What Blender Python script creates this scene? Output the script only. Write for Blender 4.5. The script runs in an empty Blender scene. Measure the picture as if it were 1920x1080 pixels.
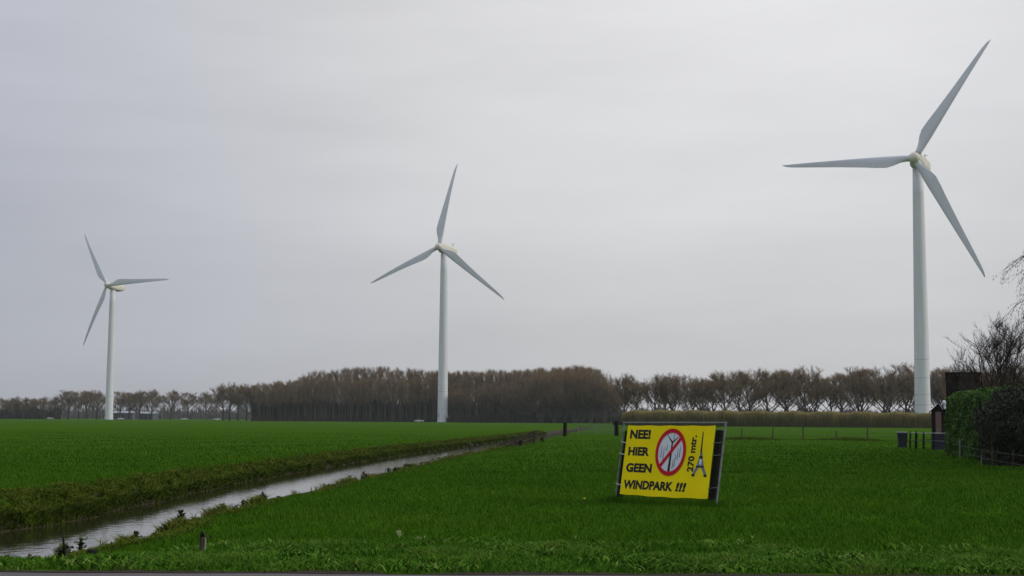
import bpy, math, random
import numpy as np
from mathutils import Matrix, Vector

scene = bpy.context.scene
col = scene.collection
R_ = math.radians

# ------------------------------------------------------------------ camera
F_PX, EYE = 2700.0, 1.7                      # focal length in px of a 1920 px wide picture, eye height
PITCH, ROLL = math.atan(245.5 / F_PX), R_(0.3)
cam = bpy.data.cameras.new("camera")
cam.sensor_width = 36.0
cam.lens = 36.0 * F_PX / 1920.0
cam.clip_start, cam.clip_end = 0.1, 8000.0
cam_o = bpy.data.objects.new("camera", cam)
col.objects.link(cam_o)
cam_o.matrix_world = (Matrix.Translation((0, 0, EYE)) @ Matrix.Rotation(math.pi / 2 + PITCH, 4, 'X')
                      @ Matrix.Rotation(ROLL, 4, 'Z'))
scene.camera = cam_o

# ------------------------------------------------------------------ sky and light (overcast, sun veiled, front right)
SUN_AZ, SUN_EL = R_(94), R_(26)              # azimuth from +Y towards +X
sun_dir = Vector((math.sin(SUN_AZ) * math.cos(SUN_EL), math.cos(SUN_AZ) * math.cos(SUN_EL), math.sin(SUN_EL)))
bright_dir = Vector((math.sin(R_(9)) * math.cos(R_(19)), math.cos(R_(9)) * math.cos(R_(19)), math.sin(R_(19))))   # thinnest cloud
world = bpy.data.worlds.new("World")
scene.world = world
world.use_nodes = True
wt = world.node_tree
wt.nodes.clear()
N = wt.nodes.new
def wl(a, b): wt.links.new(a, b)
def wmath(op, a, b=None, clamp=False):
    n = N('ShaderNodeMath'); n.operation = op; n.use_clamp = clamp
    for i, v in enumerate((a, b)):
        if v is None: continue
        if isinstance(v, (int, float)): n.inputs[i].default_value = v
        else: wl(v, n.inputs[i])
    return n.outputs[0]
w_out = N('ShaderNodeOutputWorld')
sky = N('ShaderNodeTexSky')
sky.sky_type = 'NISHITA'
sky.sun_disc = False
sky.sun_elevation = SUN_EL
sky.sun_rotation = SUN_AZ
bg_sky = N('ShaderNodeBackground'); bg_sky.inputs['Strength'].default_value = 0.1
wl(sky.outputs[0], bg_sky.inputs['Color'])
tc = N('ShaderNodeTexCoord')
sep = N('ShaderNodeSeparateXYZ'); wl(tc.outputs['Generated'], sep.inputs[0])
elev = wmath('MAXIMUM', sep.outputs['Z'], 0.0)
dot = N('ShaderNodeVectorMath'); dot.operation = 'DOT_PRODUCT'
wl(tc.outputs['Generated'], dot.inputs[0]); dot.inputs[1].default_value = bright_dir
glow = wmath('POWER', wmath('MAXIMUM', dot.outputs['Value'], 0.0), 11.0)
mp = N('ShaderNodeMapping'); mp.inputs['Scale'].default_value = (1.6, 1.6, 8.0)
wl(tc.outputs['Generated'], mp.inputs['Vector'])
cl = N('ShaderNodeTexNoise'); cl.inputs['Scale'].default_value = 1.5; cl.inputs['Detail'].default_value = 5.0
cl.inputs['Roughness'].default_value = 0.55
wl(mp.outputs[0], cl.inputs['Vector'])
# CIE-overcast-like rise with elevation, an added soft glow round the thinnest cloud, away from the sun, low-contrast cloud banks
base = wmath('ADD', wmath('ADD', wmath('MULTIPLY', elev, 0.26), 0.355), wmath('MULTIPLY', wmath('POWER', elev, 2.0), 0.50))
lum = wmath('ADD', base, wmath('MULTIPLY', glow, 0.375))
cmul = wmath('ADD', wmath('MULTIPLY', cl.outputs['Fac'], 0.44), 0.78)
lum = wmath('MULTIPLY', lum, cmul)
tint = N('ShaderNodeMix'); tint.data_type = 'RGBA'
tint.inputs[6].default_value = (0.94, 0.98, 1.15, 1); tint.inputs[7].default_value = (1.0, 0.993, 1.012, 1)
wl(wmath('MULTIPLY', glow, 1.5, True), tint.inputs[0])
bg_cl = N('ShaderNodeBackground')
wl(tint.outputs[2], bg_cl.inputs['Color']); wl(lum, bg_cl.inputs['Strength'])
mixs = N('ShaderNodeMixShader'); mixs.inputs[0].default_value = 0.93
wl(bg_sky.outputs[0], mixs.inputs[1]); wl(bg_cl.outputs[0], mixs.inputs[2])
wl(mixs.outputs[0], w_out.inputs['Surface'])

sun = bpy.data.lights.new("sun", 'SUN')
sun.energy = 1.5; sun.angle = R_(12); sun.color = (1.0, 0.95, 0.87)
sun_o = bpy.data.objects.new("sun", sun)
col.objects.link(sun_o)
sun_o.rotation_euler = (-sun_dir).to_track_quat('-Z', 'Y').to_euler()

scene.view_settings.view_transform = 'Standard'
scene.view_settings.look = 'None'
scene.view_settings.exposure = 0.0
scene.view_settings.gamma = 1.0
scene.view_settings.use_curve_mapping = False
scene.render.engine = 'CYCLES'
cy = scene.cycles
cy.use_denoising = True
cy.max_bounces = 5; cy.diffuse_bounces = 2; cy.glossy_bounces = 3; cy.volume_bounces = 1
cy.transparent_max_bounces = 6; cy.transmission_bounces = 2
cy.sample_clamp_indirect = 6.0

# ------------------------------------------------------------------ helpers
rng = np.random.default_rng(11)
random.seed(11)
_fw = Vector((0, math.cos(PITCH), math.sin(PITCH))); _u0 = Vector((0, -math.sin(PITCH), math.cos(PITCH)))
_rt = Vector((1, 0, 0)) * math.cos(ROLL) + _u0 * math.sin(ROLL)
_up = _u0 * math.cos(ROLL) - Vector((1, 0, 0)) * math.sin(ROLL)
def at(px, d, py=None):
    """x (and z) of the place at forward distance d that lies along a measured bearing"""
    v = _fw + _rt * ((px - 960) / F_PX) - _up * (((py if py is not None else 785) - 540) / F_PX)
    v = v * (d / v.y)
    return (v.x, v.z + EYE)

def tag(o, label=None, cat=None, group=None, kind=None):
    if label: o['label'] = label
    if cat: o['category'] = cat
    if group: o['group'] = group
    if kind: o['kind'] = kind
    return o
def empty(name, loc=(0, 0, 0), rz=0.0, label=None, cat=None, group=None):
    o = bpy.data.objects.new(name, None); col.objects.link(o)
    o.location = loc; o.rotation_euler = (0, 0, rz); o.empty_display_size = 0.2
    return tag(o, label, cat, group)
def link(name, me, parent=None, mat=None):
    o = bpy.data.objects.new(name, me); col.objects.link(o)
    if parent is not None: o.parent = parent
    if mat is not None and len(me.materials) == 0: me.materials.append(mat)
    return o
def copy_tree(o, parent=None):
    c = o.copy(); col.objects.link(c); c.parent = parent
    for ch in o.children: copy_tree(ch, c)
    return c

class MB:
    def __init__(s): s.v = []; s.f = []
    def add(s, vs, fs):
        b = len(s.v); s.v.extend([tuple(p) for p in vs]); s.f.extend([tuple(i + b for i in f) for f in fs])
    def box(s, c, size, M=None, chamfer=0.0):
        x, y, z = (k / 2 for k in size)
        vs = [Vector((sx * x, sy * y, sz * z)) for sz in (-1, 1) for sx, sy in ((-1, -1), (1, -1), (1, 1), (-1, 1))]
        if M is not None: vs = [M @ v for v in vs]
        vs = [v + Vector(c) for v in vs]
        s.add(vs, [(3, 2, 1, 0), (4, 5, 6, 7), (0, 1, 5, 4), (1, 2, 6, 5), (2, 3, 7, 6), (3, 0, 4, 7)])
        return s
    def tube(s, pts, rad, n=6, caps=True):
        pts = [Vector(p) for p in pts]
        if isinstance(rad, (int, float)): rad = [rad] * len(pts)
        rings = []; ref = None
        for i, p in enumerate(pts):
            d = (pts[min(i + 1, len(pts) - 1)] - pts[max(i - 1, 0)]).normalized()
            if ref is None: ref = Vector((1, 0, 0)) if abs(d.x) < 0.8 else Vector((0, 1, 0))
            a = (ref - d * ref.dot(d)).normalized(); b = d.cross(a); ref = a
            rings.append([p + (a * math.cos(2 * math.pi * k / n) + b * math.sin(2 * math.pi * k / n)) * rad[i] for k in range(n)])
        s.loft(rings, caps); return s
    def loft(s, rings, caps=True):
        n = len(rings[0]); vs = [p for r in rings for p in r]; fs = []
        for i in range(len(rings) - 1):
            for k in range(n):
                a, b = i * n + k, i * n + (k + 1) % n
                fs.append((a, b, b + n, a + n))
        if caps:
            fs.append(tuple(range(n - 1, -1, -1))); fs.append(tuple(range((len(rings) - 1) * n, len(rings) * n)))
        s.add(vs, fs); return s
    def mesh(s, name, mat=None, smooth=False):
        me = bpy.data.meshes.new(name); me.from_pydata(s.v, [], s.f); me.update()
        if smooth: me.polygons.foreach_set('use_smooth', [True] * len(me.polygons))
        if mat: me.materials.append(mat)
        return me
    def build(s, name, mat, parent=None, smooth=False):
        return link(name, s.mesh(name, mat, smooth), parent)

def np_mesh(name, V, T, mat, tint=None, smooth=False):
    me = bpy.data.meshes.new(name)
    V = np.ascontiguousarray(V, np.float32); T = np.ascontiguousarray(T, np.int32); k = T.shape[1]
    me.vertices.add(len(V)); me.vertices.foreach_set('co', V.ravel())
    me.loops.add(T.size); me.loops.foreach_set('vertex_index', T.ravel())
    me.polygons.add(len(T))
    me.polygons.foreach_set('loop_start', np.arange(0, T.size, k, dtype=np.int32))
    me.polygons.foreach_set('loop_total', np.full(len(T), k, np.int32))
    if smooth: me.polygons.foreach_set('use_smooth', np.ones(len(T), bool))
    if tint is not None:
        a = me.attributes.new('tint', 'FLOAT', 'POINT'); a.data.foreach_set('value', np.ascontiguousarray(tint, np.float32))
    me.update(calc_edges=True); me.materials.append(mat)
    return me

# ------------------------------------------------------------------ materials
def mat(name, color, rough=0.7, spec=0.3, vary=0.25, scale=3.0, bump=0.0, metal=0.0, attr=None, attr_cols=None,
        stretch=(1, 1, 1), big=0.0, big_scale=0.05, big_col=None, subs=None):
    m = bpy.data.materials.new(name); m.use_nodes = True
    t = m.node_tree; b = t.nodes['Principled BSDF']
    b.inputs['Roughness'].default_value = rough; b.inputs['Specular IOR Level'].default_value = spec
    b.inputs['Metallic'].default_value = metal
    co = t.nodes.new('ShaderNodeTexCoord')
    mpn = t.nodes.new('ShaderNodeMapping'); mpn.inputs['Scale'].default_value = stretch
    t.links.new(co.outputs['Object'], mpn.inputs[0])
    nz = t.nodes.new('ShaderNodeTexNoise'); nz.inputs['Scale'].default_value = scale; nz.inputs['Detail'].default_value = 6
    t.links.new(mpn.outputs[0], nz.inputs['Vector'])
    ramp = t.nodes.new('ShaderNodeValToRGB')
    lo = [c * (1 - vary) for c in color]; hi = [min(1, c * (1 + vary)) for c in color]
    ramp.color_ramp.elements[0].position = 0.3; ramp.color_ramp.elements[1].position = 0.7
    ramp.color_ramp.elements[0].color = (*lo, 1); ramp.color_ramp.elements[1].color = (*hi, 1)
    t.links.new(nz.outputs['Fac'], ramp.inputs[0])
    outc = ramp.outputs[0]
    if attr:
        an = t.nodes.new('ShaderNodeAttribute'); an.attribute_name = attr
        r2 = t.nodes.new('ShaderNodeValToRGB')
        e = r2.color_ramp.elements
        for i, c in enumerate(attr_cols):
            p = i / (len(attr_cols) - 1)
            if i == 0: el = e[0]; el.position = 0
            elif i == len(attr_cols) - 1: el = e[len(e) - 1]; el.position = 1
            else: el = e.new(p)
            el.color = (*c, 1)
        t.links.new(an.outputs['Fac'], r2.inputs[0])
        mx = t.nodes.new('ShaderNodeMix'); mx.data_type = 'RGBA'; mx.inputs[0].default_value = 0.75
        t.links.new(outc, mx.inputs[6]); t.links.new(r2.outputs[0], mx.inputs[7]); outc = mx.outputs[2]
    if big > 0:
        n2 = t.nodes.new('ShaderNodeTexNoise'); n2.inputs['Scale'].default_value = big_scale; n2.inputs['Detail'].default_value = 4
        t.links.new(co.outputs['Object'], n2.inputs['Vector'])
        r3 = t.nodes.new('ShaderNodeValToRGB'); r3.color_ramp.elements[0].position = 0.38; r3.color_ramp.elements[1].position = 0.66
        r3.color_ramp.elements[0].color = (0, 0, 0, 1); r3.color_ramp.elements[1].color = (big, big, big, 1)
        t.links.new(n2.outputs['Fac'], r3.inputs[0])
        mx = t.nodes.new('ShaderNodeMix'); mx.data_type = 'RGBA'
        t.links.new(r3.outputs[0], mx.inputs[0]); t.links.new(outc, mx.inputs[6]); mx.inputs[7].default_value = (*big_col, 1); outc = mx.outputs[2]
    t.links.new(outc, b.inputs['Base Color'])
    if bump:
        bp = t.nodes.new('ShaderNodeBump'); bp.inputs['Strength'].default_value = 0.6; bp.inputs['Distance'].default_value = bump
        t.links.new(nz.outputs['Fac'], bp.inputs['Height']); t.links.new(bp.outputs[0], b.inputs['Normal'])
    return m

M = {}
M['field'] = mat('field_grass', (0.039, 0.095, 0.005), 0.95, 0.0, 0.28, 1.3, bump=0.05, big=0.55, big_scale=0.03, big_col=(0.054, 0.104, 0.007), stretch=(1, 0.6, 1))
M['blade'] = mat('grass_blade', (0.042, 0.112, 0.005), 0.8, 0.03, 0.25, 0.5, attr='tint',
                 attr_cols=[(0.028, 0.082, 0.003), (0.048, 0.132, 0.004), (0.074, 0.160, 0.007), (0.125, 0.165, 0.020)],
                 big=0.5, big_scale=0.25, big_col=(0.034, 0.098, 0.004))
M['verge'] = mat('verge_blade', (0.055, 0.155, 0.008), 0.7, 0.05, 0.45, 1.3, attr='tint',
                 attr_cols=[(0.010, 0.036, 0.003), (0.040, 0.122, 0.005), (0.085, 0.185, 0.010), (0.20, 0.23, 0.06)])
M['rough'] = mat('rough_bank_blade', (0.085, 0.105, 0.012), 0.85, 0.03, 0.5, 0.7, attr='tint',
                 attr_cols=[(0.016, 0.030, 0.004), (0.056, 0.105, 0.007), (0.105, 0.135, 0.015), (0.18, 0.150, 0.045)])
M['asphalt'] = mat('asphalt', (0.105, 0.092, 0.09), 0.9, 0.2, 0.35, 60, bump=0.004)
M['soil'] = mat('soil', (0.035, 0.026, 0.016), 0.95, 0.1, 0.5, 14, bump=0.03)
M['tower'] = mat('tower_paint', (0.64, 0.65, 0.645), 0.5, 0.25, 0.08, 0.9, stretch=(1, 1, 0.06))
M['blade_paint'] = mat('rotor_paint', (0.60, 0.62, 0.64), 0.45, 0.25, 0.05, 0.3)
M['nacelle'] = mat('nacelle_paint', (0.66, 0.63, 0.52), 0.5, 0.3, 0.06, 0.7)
M['seam'] = mat('seam_grey', (0.36, 0.40, 0.46), 0.6, 0.3, 0.1, 1)
M['dark'] = mat('dark_opening', (0.04, 0.04, 0.035), 0.8, 0.2, 0.2, 2)
M['steel'] = mat('galvanised_steel', (0.15, 0.17, 0.16), 0.6, 0.3, 0.3, 6, metal=0.2)
M['tarwood'] = mat('tarred_wood', (0.013, 0.011, 0.010), 0.9, 0.05, 0.4, 9, bump=0.006, stretch=(1, 1, 0.1))
M['oldwood'] = mat('weathered_wood', (0.062, 0.047, 0.033), 0.85, 0.2, 0.4, 7, bump=0.01, stretch=(1, 1, 0.15))
M['palewood'] = mat('pale_stake', (0.30, 0.29, 0.26), 0.85, 0.2, 0.3, 7)
M['yellow'] = mat('banner_yellow', (0.84, 0.68, 0.004), 0.6, 0.05, 0.07, 1.3, bump=0.03)
M['ink'] = mat('banner_black', (0.015, 0.014, 0.013), 0.6, 0.2, 0.2, 6)
M['red'] = mat('banner_red', (0.50, 0.012, 0.022), 0.6, 0.1, 0.06, 3)
M['bwhite'] = mat('banner_white', (0.62, 0.66, 0.70), 0.5, 0.3, 0.05, 3)
M['bgrey'] = mat('banner_grey', (0.15, 0.17, 0.22), 0.5, 0.3, 0.2, 8)
M['tie'] = mat('cable_tie', (0.55, 0.55, 0.53), 0.5, 0.4, 0.1, 5)
M['bark'] = mat('bark', (0.082, 0.072, 0.052), 0.9, 0.05, 0.35, 2.5)
M['twig'] = mat('twig', (0.18, 0.118, 0.064), 0.9, 0.0, 0.3, 0.6, attr='tint', attr_cols=[(0.115, 0.082, 0.046), (0.21, 0.150, 0.085), (0.33, 0.24, 0.14)])
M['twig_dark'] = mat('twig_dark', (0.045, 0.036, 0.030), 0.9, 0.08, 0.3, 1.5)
M['under'] = mat('undergrowth', (0.024, 0.024, 0.016), 0.95, 0.05, 0.4, 0.3, attr='tint', attr_cols=[(0.012, 0.018, 0.009), (0.026, 0.025, 0.016), (0.055, 0.046, 0.030)])
M['farwood'] = mat('far_wood', (0.095, 0.080, 0.072), 0.95, 0.05, 0.25, 0.08)
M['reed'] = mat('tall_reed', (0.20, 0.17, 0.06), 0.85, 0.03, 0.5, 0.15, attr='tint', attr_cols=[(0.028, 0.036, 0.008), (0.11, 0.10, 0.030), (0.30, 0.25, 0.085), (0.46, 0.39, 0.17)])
M['leaf'] = mat('hedge_leaf', (0.030, 0.080, 0.012), 0.6, 0.2, 0.4, 2.0, attr='tint', attr_cols=[(0.014, 0.042, 0.004), (0.040, 0.115, 0.008), (0.13, 0.25, 0.022)])
M['leaf_dark'] = mat('evergreen_leaf', (0.018, 0.024, 0.011), 0.6, 0.2, 0.4, 2.0, attr='tint', attr_cols=[(0.010, 0.013, 0.007), (0.019, 0.022, 0.011), (0.042, 0.040, 0.022)])
M['dock'] = mat('dock_leaf', (0.055, 0.075, 0.020), 0.6, 0.2, 0.5, 9)
M['dock_brown'] = mat('dock_leaf_brown', (0.08, 0.06, 0.035), 0.7, 0.15, 0.5, 9)
M['pale_leaf'] = mat('pale_leaf', (0.20, 0.25, 0.10), 0.6, 0.2, 0.2, 9)
M['flower'] = mat('flower_yellow', (0.75, 0.62, 0.03), 0.6, 0.2, 0.1, 20)
M['shed'] = mat('dark_boards', (0.018, 0.014, 0.011), 0.85, 0.15, 0.4, 5, stretch=(1, 1, 0.1))
M['pink'] = mat('pinkish_door', (0.17, 0.115, 0.10), 0.8, 0.2, 0.2, 4)
M['blueplastic'] = mat('dark_blue_plastic', (0.015, 0.019, 0.032), 0.5, 0.35, 0.2, 5)
M['barn'] = mat('barn_wall', (0.075, 0.090, 0.125), 0.8, 0.2, 0.2, 0.5)
M['roof'] = mat('pale_roof', (0.30, 0.32, 0.34), 0.7, 0.3, 0.1, 0.5)
M['carwhite'] = mat('car_paint', (0.62, 0.60, 0.56), 0.35, 0.5, 0.03, 1)
M['glass'] = mat('dark_glass', (0.03, 0.035, 0.04), 0.1, 0.5, 0.05, 1)
M['rubber'] = mat('rubber', (0.02, 0.02, 0.02), 0.8, 0.2, 0.1, 1)

wm = bpy.data.materials.new('ditch_water'); wm.use_nodes = True
t = wm.node_tree; b = t.nodes['Principled BSDF']
b.inputs['Base Color'].default_value = (0.022, 0.022, 0.008, 1); b.inputs['Roughness'].default_value = 0.05
b.inputs['IOR'].default_value = 1.33; b.inputs['Specular IOR Level'].default_value = 0.5
co = t.nodes.new('ShaderNodeTexCoord'); mpn = t.nodes.new('ShaderNodeMapping'); mpn.inputs['Scale'].default_value = (1.0, 0.55, 1)
t.links.new(co.outputs['Object'], mpn.inputs[0])
nz = t.nodes.new('ShaderNodeTexNoise'); nz.inputs['Scale'].default_value = 5.0; nz.inputs['Detail'].default_value = 4
t.links.new(mpn.outputs[0], nz.inputs[0])
bp = t.nodes.new('ShaderNodeBump'); bp.inputs['Strength'].default_value = 0.35; bp.inputs['Distance'].default_value = 0.012
t.links.new(nz.outputs['Fac'], bp.inputs['Height']); t.links.new(bp.outputs[0], b.inputs['Normal'])
M['water'] = wm

# ------------------------------------------------------------------ the land: one sheet with a ditch cut into it
XL = np.array([(10, -9.5), (20, -9.4), (26, -9.12), (30, -8.8), (38, -8.75), (47, -8.65), (59.6, -7.9), (81, -6.4), (105, -3.9), (157, 1.2), (220, 6.6), (322, 15.6), (400, 22)])
XR = np.array([(10, -6.9), (21, -6.7), (25, -6.35), (29, -6.5), (32, -6.42), (35.5, -6.2), (39, -5.75), (51.8, -4.9), (78.4, -3.05), (101, -0.95), (157, 3.7), (220, 8.65), (322, 17.4), (400, 23.5)])
def xl_(y): return np.interp(y, XL[:, 0], XL[:, 1]) + 0.10 * np.sin(y * 0.9) * (y < 90) + 0.06 * np.sin(y * 2.3)
def xr_(y): return np.interp(y, XR[:, 0], XR[:, 1]) + 0.10 * np.sin(y * 0.8 + 1) * (y < 90) + 0.05 * np.sin(y * 2.1 + 2)
def cw_(y): return np.interp(y, [20, 26, 32, 48, 80, 200], [1.7, 1.5, 1.25, 1.0, 1.1, 1.1])     # width of the far bank
def sst(x): x = np.clip(x, 0, 1); return x * x * (3 - 2 * x)
def ground_z(x, y):
    x = np.asarray(x, float); y = np.asarray(y, float)
    xl, xr, cw = xl_(y), xr_(y), cw_(y)
    tl, tr = xl - x, x - xr
    lift = np.interp(y, [30, 50, 200, 320], [0.16, 0.08, 0.06, 0.0]) * sst((y - 16.4) / 2.5)
    bank = np.clip(tl / cw, 0, 1); prof = np.where(bank < 0.12, bank / 0.12 * 0.30, 0.30 + 0.70 * (bank - 0.12) / 0.88)
    clod = 0.05 * np.sin(bank * np.pi) * (np.sin(y * 3.1 + 2 * np.sin(x * 2.3)) + 0.7 * np.sin(y * 7.3 + x * 5.1))
    z = np.where(tl >= 0, -0.4 + (0.4 + lift) * prof + clod, np.where(tr >= 0, -0.4 * (1 - np.clip(tr / 3.6, 0, 1)) ** 1.25, -0.42))
    inside = (tl < 0) & (tr < 0)
    w = np.maximum(xr - xl, 0.1); s = np.clip((x - xl) / w, 0, 1)
    z = np.where(inside, -0.4 - 0.45 * (4 * s * (1 - s)) ** 0.6, z)
    f = sst((y - 17.3) / 2.0) * (1 - sst((y - 325) / 15))
    z = np.where(z < 0, z * f, z)
    und = 0.025 * np.sin(x * 0.21 + y * 0.13) + 0.02 * np.sin(x * 0.53 - y * 0.31 + 1) + 0.012 * np.sin(x * 1.3 + y * 0.9)
    z = z + und * sst((y - 16.5) / 3) * sst(np.maximum(tl, tr) / 4) 
    z = np.where(y < 16.1, z - 0.06, z)
    return z
ys = np.concatenate([[-60, -20, 5, 16.0, 16.2, 16.5], np.arange(17, 24, 0.35), np.arange(24, 60, 0.4), np.geomspace(60, 345, 120), np.geomspace(352, 2500, 24)])
so = np.concatenate([np.arange(0, 3, 0.4), np.geomspace(3, 1900, 60)])
rows = []
for y in ys:
    xl, xr, cw = float(xl_(y)), float(xr_(y)), float(cw_(y))
    left = xl - cw - so[::-1]
    bank = xl - cw * np.array([0.85, 0.7, 0.55, 0.4, 0.28, 0.15, 0.06])
    bed = xl + (xr - xl) * np.array([0.0, 0.05, 0.15, 0.35, 0.65, 0.85, 0.95, 1.0])
    rbank = xr + 0.7 * np.array([0.08, 0.2, 0.4, 0.6, 0.8])
    right = xr + 0.7 + so
    rows.append(np.concatenate([left, bank, bed, rbank, right]))
X = np.array(rows); Y = np.repeat(ys[:, None], X.shape[1], 1)
Z = ground_z(X, Y)
nr, nc = X.shape
idx = np.arange(nr * nc).reshape(nr, nc)
Q = np.stack([idx[:-1, :-1], idx[:-1, 1:], idx[1:, 1:], idx[1:, :-1]], -1).reshape(-1, 4)
g = link('ground', np_mesh('ground', np.stack([X, Y, Z], -1).reshape(-1, 3), Q, M['field'], smooth=True))
tag(g, 'flat green pasture cut by a ditch', 'ground', kind='structure')
g.data.materials.append(M['soil'])                            # bare mud on the ditch sides and bed
ci = np.tile(np.arange(nc - 1), nr - 1); ri = np.repeat(ys[:-1], nc - 1)
g.data.polygons.foreach_set('material_index', ((ci >= len(so) + 2) & (ci <= len(so) + 7 + 8) & (ri > 17.6) & (ri < 335)).astype(np.int32))

wy = np.concatenate([np.arange(18.0, 60, 0.8), np.geomspace(60, 332, 50)])
WV = np.concatenate([np.stack([xl_(wy) - 0.5, wy, np.full_like(wy, -0.4)], -1), np.stack([xr_(wy) + 0.4, wy, np.full_like(wy, -0.4)], -1)])
k = len(wy); WQ = np.array([(i, k + i, k + i + 1, i + 1) for i in range(k - 1)])
w = link('water', np_mesh('water', WV, WQ, M['water'], smooth=True)); tag(w, 'still water in the ditch reflecting sky', 'water', kind='structure')

# road along the bottom of the view and the bare soil at its edge
rx = np.linspace(-60, 60, 241); re = 16.02 + 0.03 * np.sin(rx * 1.7) + 0.02 * np.sin(rx * 4.1)
RV = np.concatenate([np.stack([rx, np.full_like(rx, 9.0), np.zeros_like(rx) + 0.0], -1), np.stack([rx, re, np.zeros_like(rx)], -1)])
k = len(rx)
tag(link('road', np_mesh('road', RV, np.array([(i, i + 1, k + i + 1, k + i) for i in range(k - 1)]), M['asphalt'])), 'grey asphalt road edge', 'road', kind='structure')
se = re + 0.22 + 0.10 * np.sin(rx * 2.9 + 1) + 0.06 * np.sin(rx * 7)
SV = np.concatenate([np.stack([rx, re - 0.05, np.full_like(rx, 0.006)], -1), np.stack([rx, se, ground_z(rx, se) + 0.006], -1)])
tag(link('soil_edge', np_mesh('soil_edge', SV, np.array([(i, i + 1, k + i + 1, k + i) for i in range(k - 1)]), M['soil'])), 'strip of bare brown soil along road edge', 'soil', kind='structure')

# ------------------------------------------------------------------ grasses (uncountable: stuff)
def clump_noise(x, y):
    return (np.sin(x * 1.7 + 0.6 * np.sin(y * 1.1)) * np.sin(y * 1.3 + 0.8 * np.sin(x * 0.9)) +
            0.6 * np.sin(x * 3.9 + y * 2.1) * np.sin(y * 4.3 - x * 1.7) + 0.4 * np.sin(x * 9 + 2 * np.sin(y * 5)) * np.sin(y * 8.3))
def blades(x, y, h, w, lean, tint, segs=1, z=None):
    n = len(x); a = rng.uniform(0, 2 * np.pi, n); la = rng.uniform(0, 2 * np.pi, n)
    z = (ground_z(x, y) if z is None else z) - 0.01
    B = np.stack([x, y, z], -1); s = np.stack([np.cos(a), np.sin(a), np.zeros(n)], -1) * (w / 2)[:, None]
    L = np.stack([np.cos(la), np.sin(la), np.zeros(n)], -1) * (lean * h)[:, None]
    U = np.stack([np.zeros(n), np.zeros(n), h], -1)
    if segs == 1:
        V = np.stack([B - s, B + s, B + L + U], 1).reshape(-1, 3)
        T = np.arange(3 * n).reshape(n, 3); return V, T, np.repeat(tint, 3)
    m = B + L * 0.3 + U * 0.62; tip = B + L * 1.15 + U * 0.95
    V = np.stack([B - s, B + s, m + s * 0.8, m - s * 0.8, tip], 1).reshape(-1, 3)
    o = (np.arange(n) * 5)[:, None]
    T = np.concatenate([o + [0, 1, 2], o + [0, 2, 3], o + [3, 2, 4]]); return V, T, np.repeat(tint, 5)
def fan(n, d0, d1, margin, p=1.0):
    """n points spread over the ground in front of the road, denser near"""
    y = d0 + (d1 - d0) * rng.uniform(0, 1, n) ** p
    hw = y * 0.37 + margin
    return rng.uniform(-1, 1, n) * hw, y
def keep_field(x, y):
    tl, tr = xl_(y) - x, x - xr_(y)
    return (tl > cw_(y) * 0.8) | (tr > 0.45) | (y < 17.6)

x, y = fan(330000, 18.5, 48, 3, 1.25); k = keep_field(x, y); x, y = x[k], y[k]; n = len(x)
cn = clump_noise(x, y)
h = (0.055 + 0.026 * cn + rng.uniform(0, 0.035, n)) * np.interp(y, [18, 48], [1.0, 1.25]); w = rng.uniform(0.010, 0.020, n) * np.interp(y, [18, 48], [1, 2.0])
V1, T1, t1 = blades(x, y, np.maximum(h, 0.03), w, rng.uniform(0.1, 0.9, n), np.clip(0.38 + 0.12 * cn + 0.12 * np.sin(x * 0.35 + 1.3 * np.sin(y * 0.22)) * np.sin(y * 0.45) + rng.normal(0, 0.17, n), 0, 1))
x, y = fan(270000, 46, 200, 5, 1.9); k = keep_field(x, y); x, y = x[k], y[k]; n = len(x)
cn = clump_noise(x * 0.6, y * 0.6); fade = np.interp(y, [46, 80, 130, 200], [1, 0.9, 0.6, 0.25])
h = (0.08 + 0.02 * cn + rng.uniform(0, 0.04, n)) * fade; w = rng.uniform(0.03, 0.07, n)
V2, T2, t2 = blades(x, y, np.maximum(h, 0.02), w, rng.uniform(0.2, 1.0, n), np.clip(0.40 + 0.10 * cn + 0.10 * np.sin(x * 0.21 + 1.3 * np.sin(y * 0.1)) * np.sin(y * 0.19) + rng.normal(0, 0.15, n), 0, 1))
n = 2600; f = np.where(rng.uniform(0, 1, n) < 0.55, rng.choice([-0.05, 2.62], n) + rng.normal(0, 0.16, n), rng.uniform(-0.2, 2.8, n))
x = 2.278 + 0.636 * f + rng.normal(0, 0.10, n); y = 30.713 - 0.772 * f + rng.normal(0, 0.10, n)
V3, T3, t3 = blades(x, y, rng.uniform(0.07, 0.20, n), rng.uniform(0.010, 0.020, n), rng.uniform(0.1, 0.7, n), np.clip(rng.normal(0.22, 0.15, n), 0, 1))  # taller, darker tufts added at the sign foot in place of its contact shadow
tag(link('pasture_grass', np_mesh('pasture_grass', np.concatenate([V1, V2, V3]), np.concatenate([T1, T2 + len(V1), T3 + len(V1) + len(V2)]), M['blade'], np.concatenate([t1, t2, t3]))),
    'short dark green pasture grass', 'grass', kind='stuff')

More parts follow.
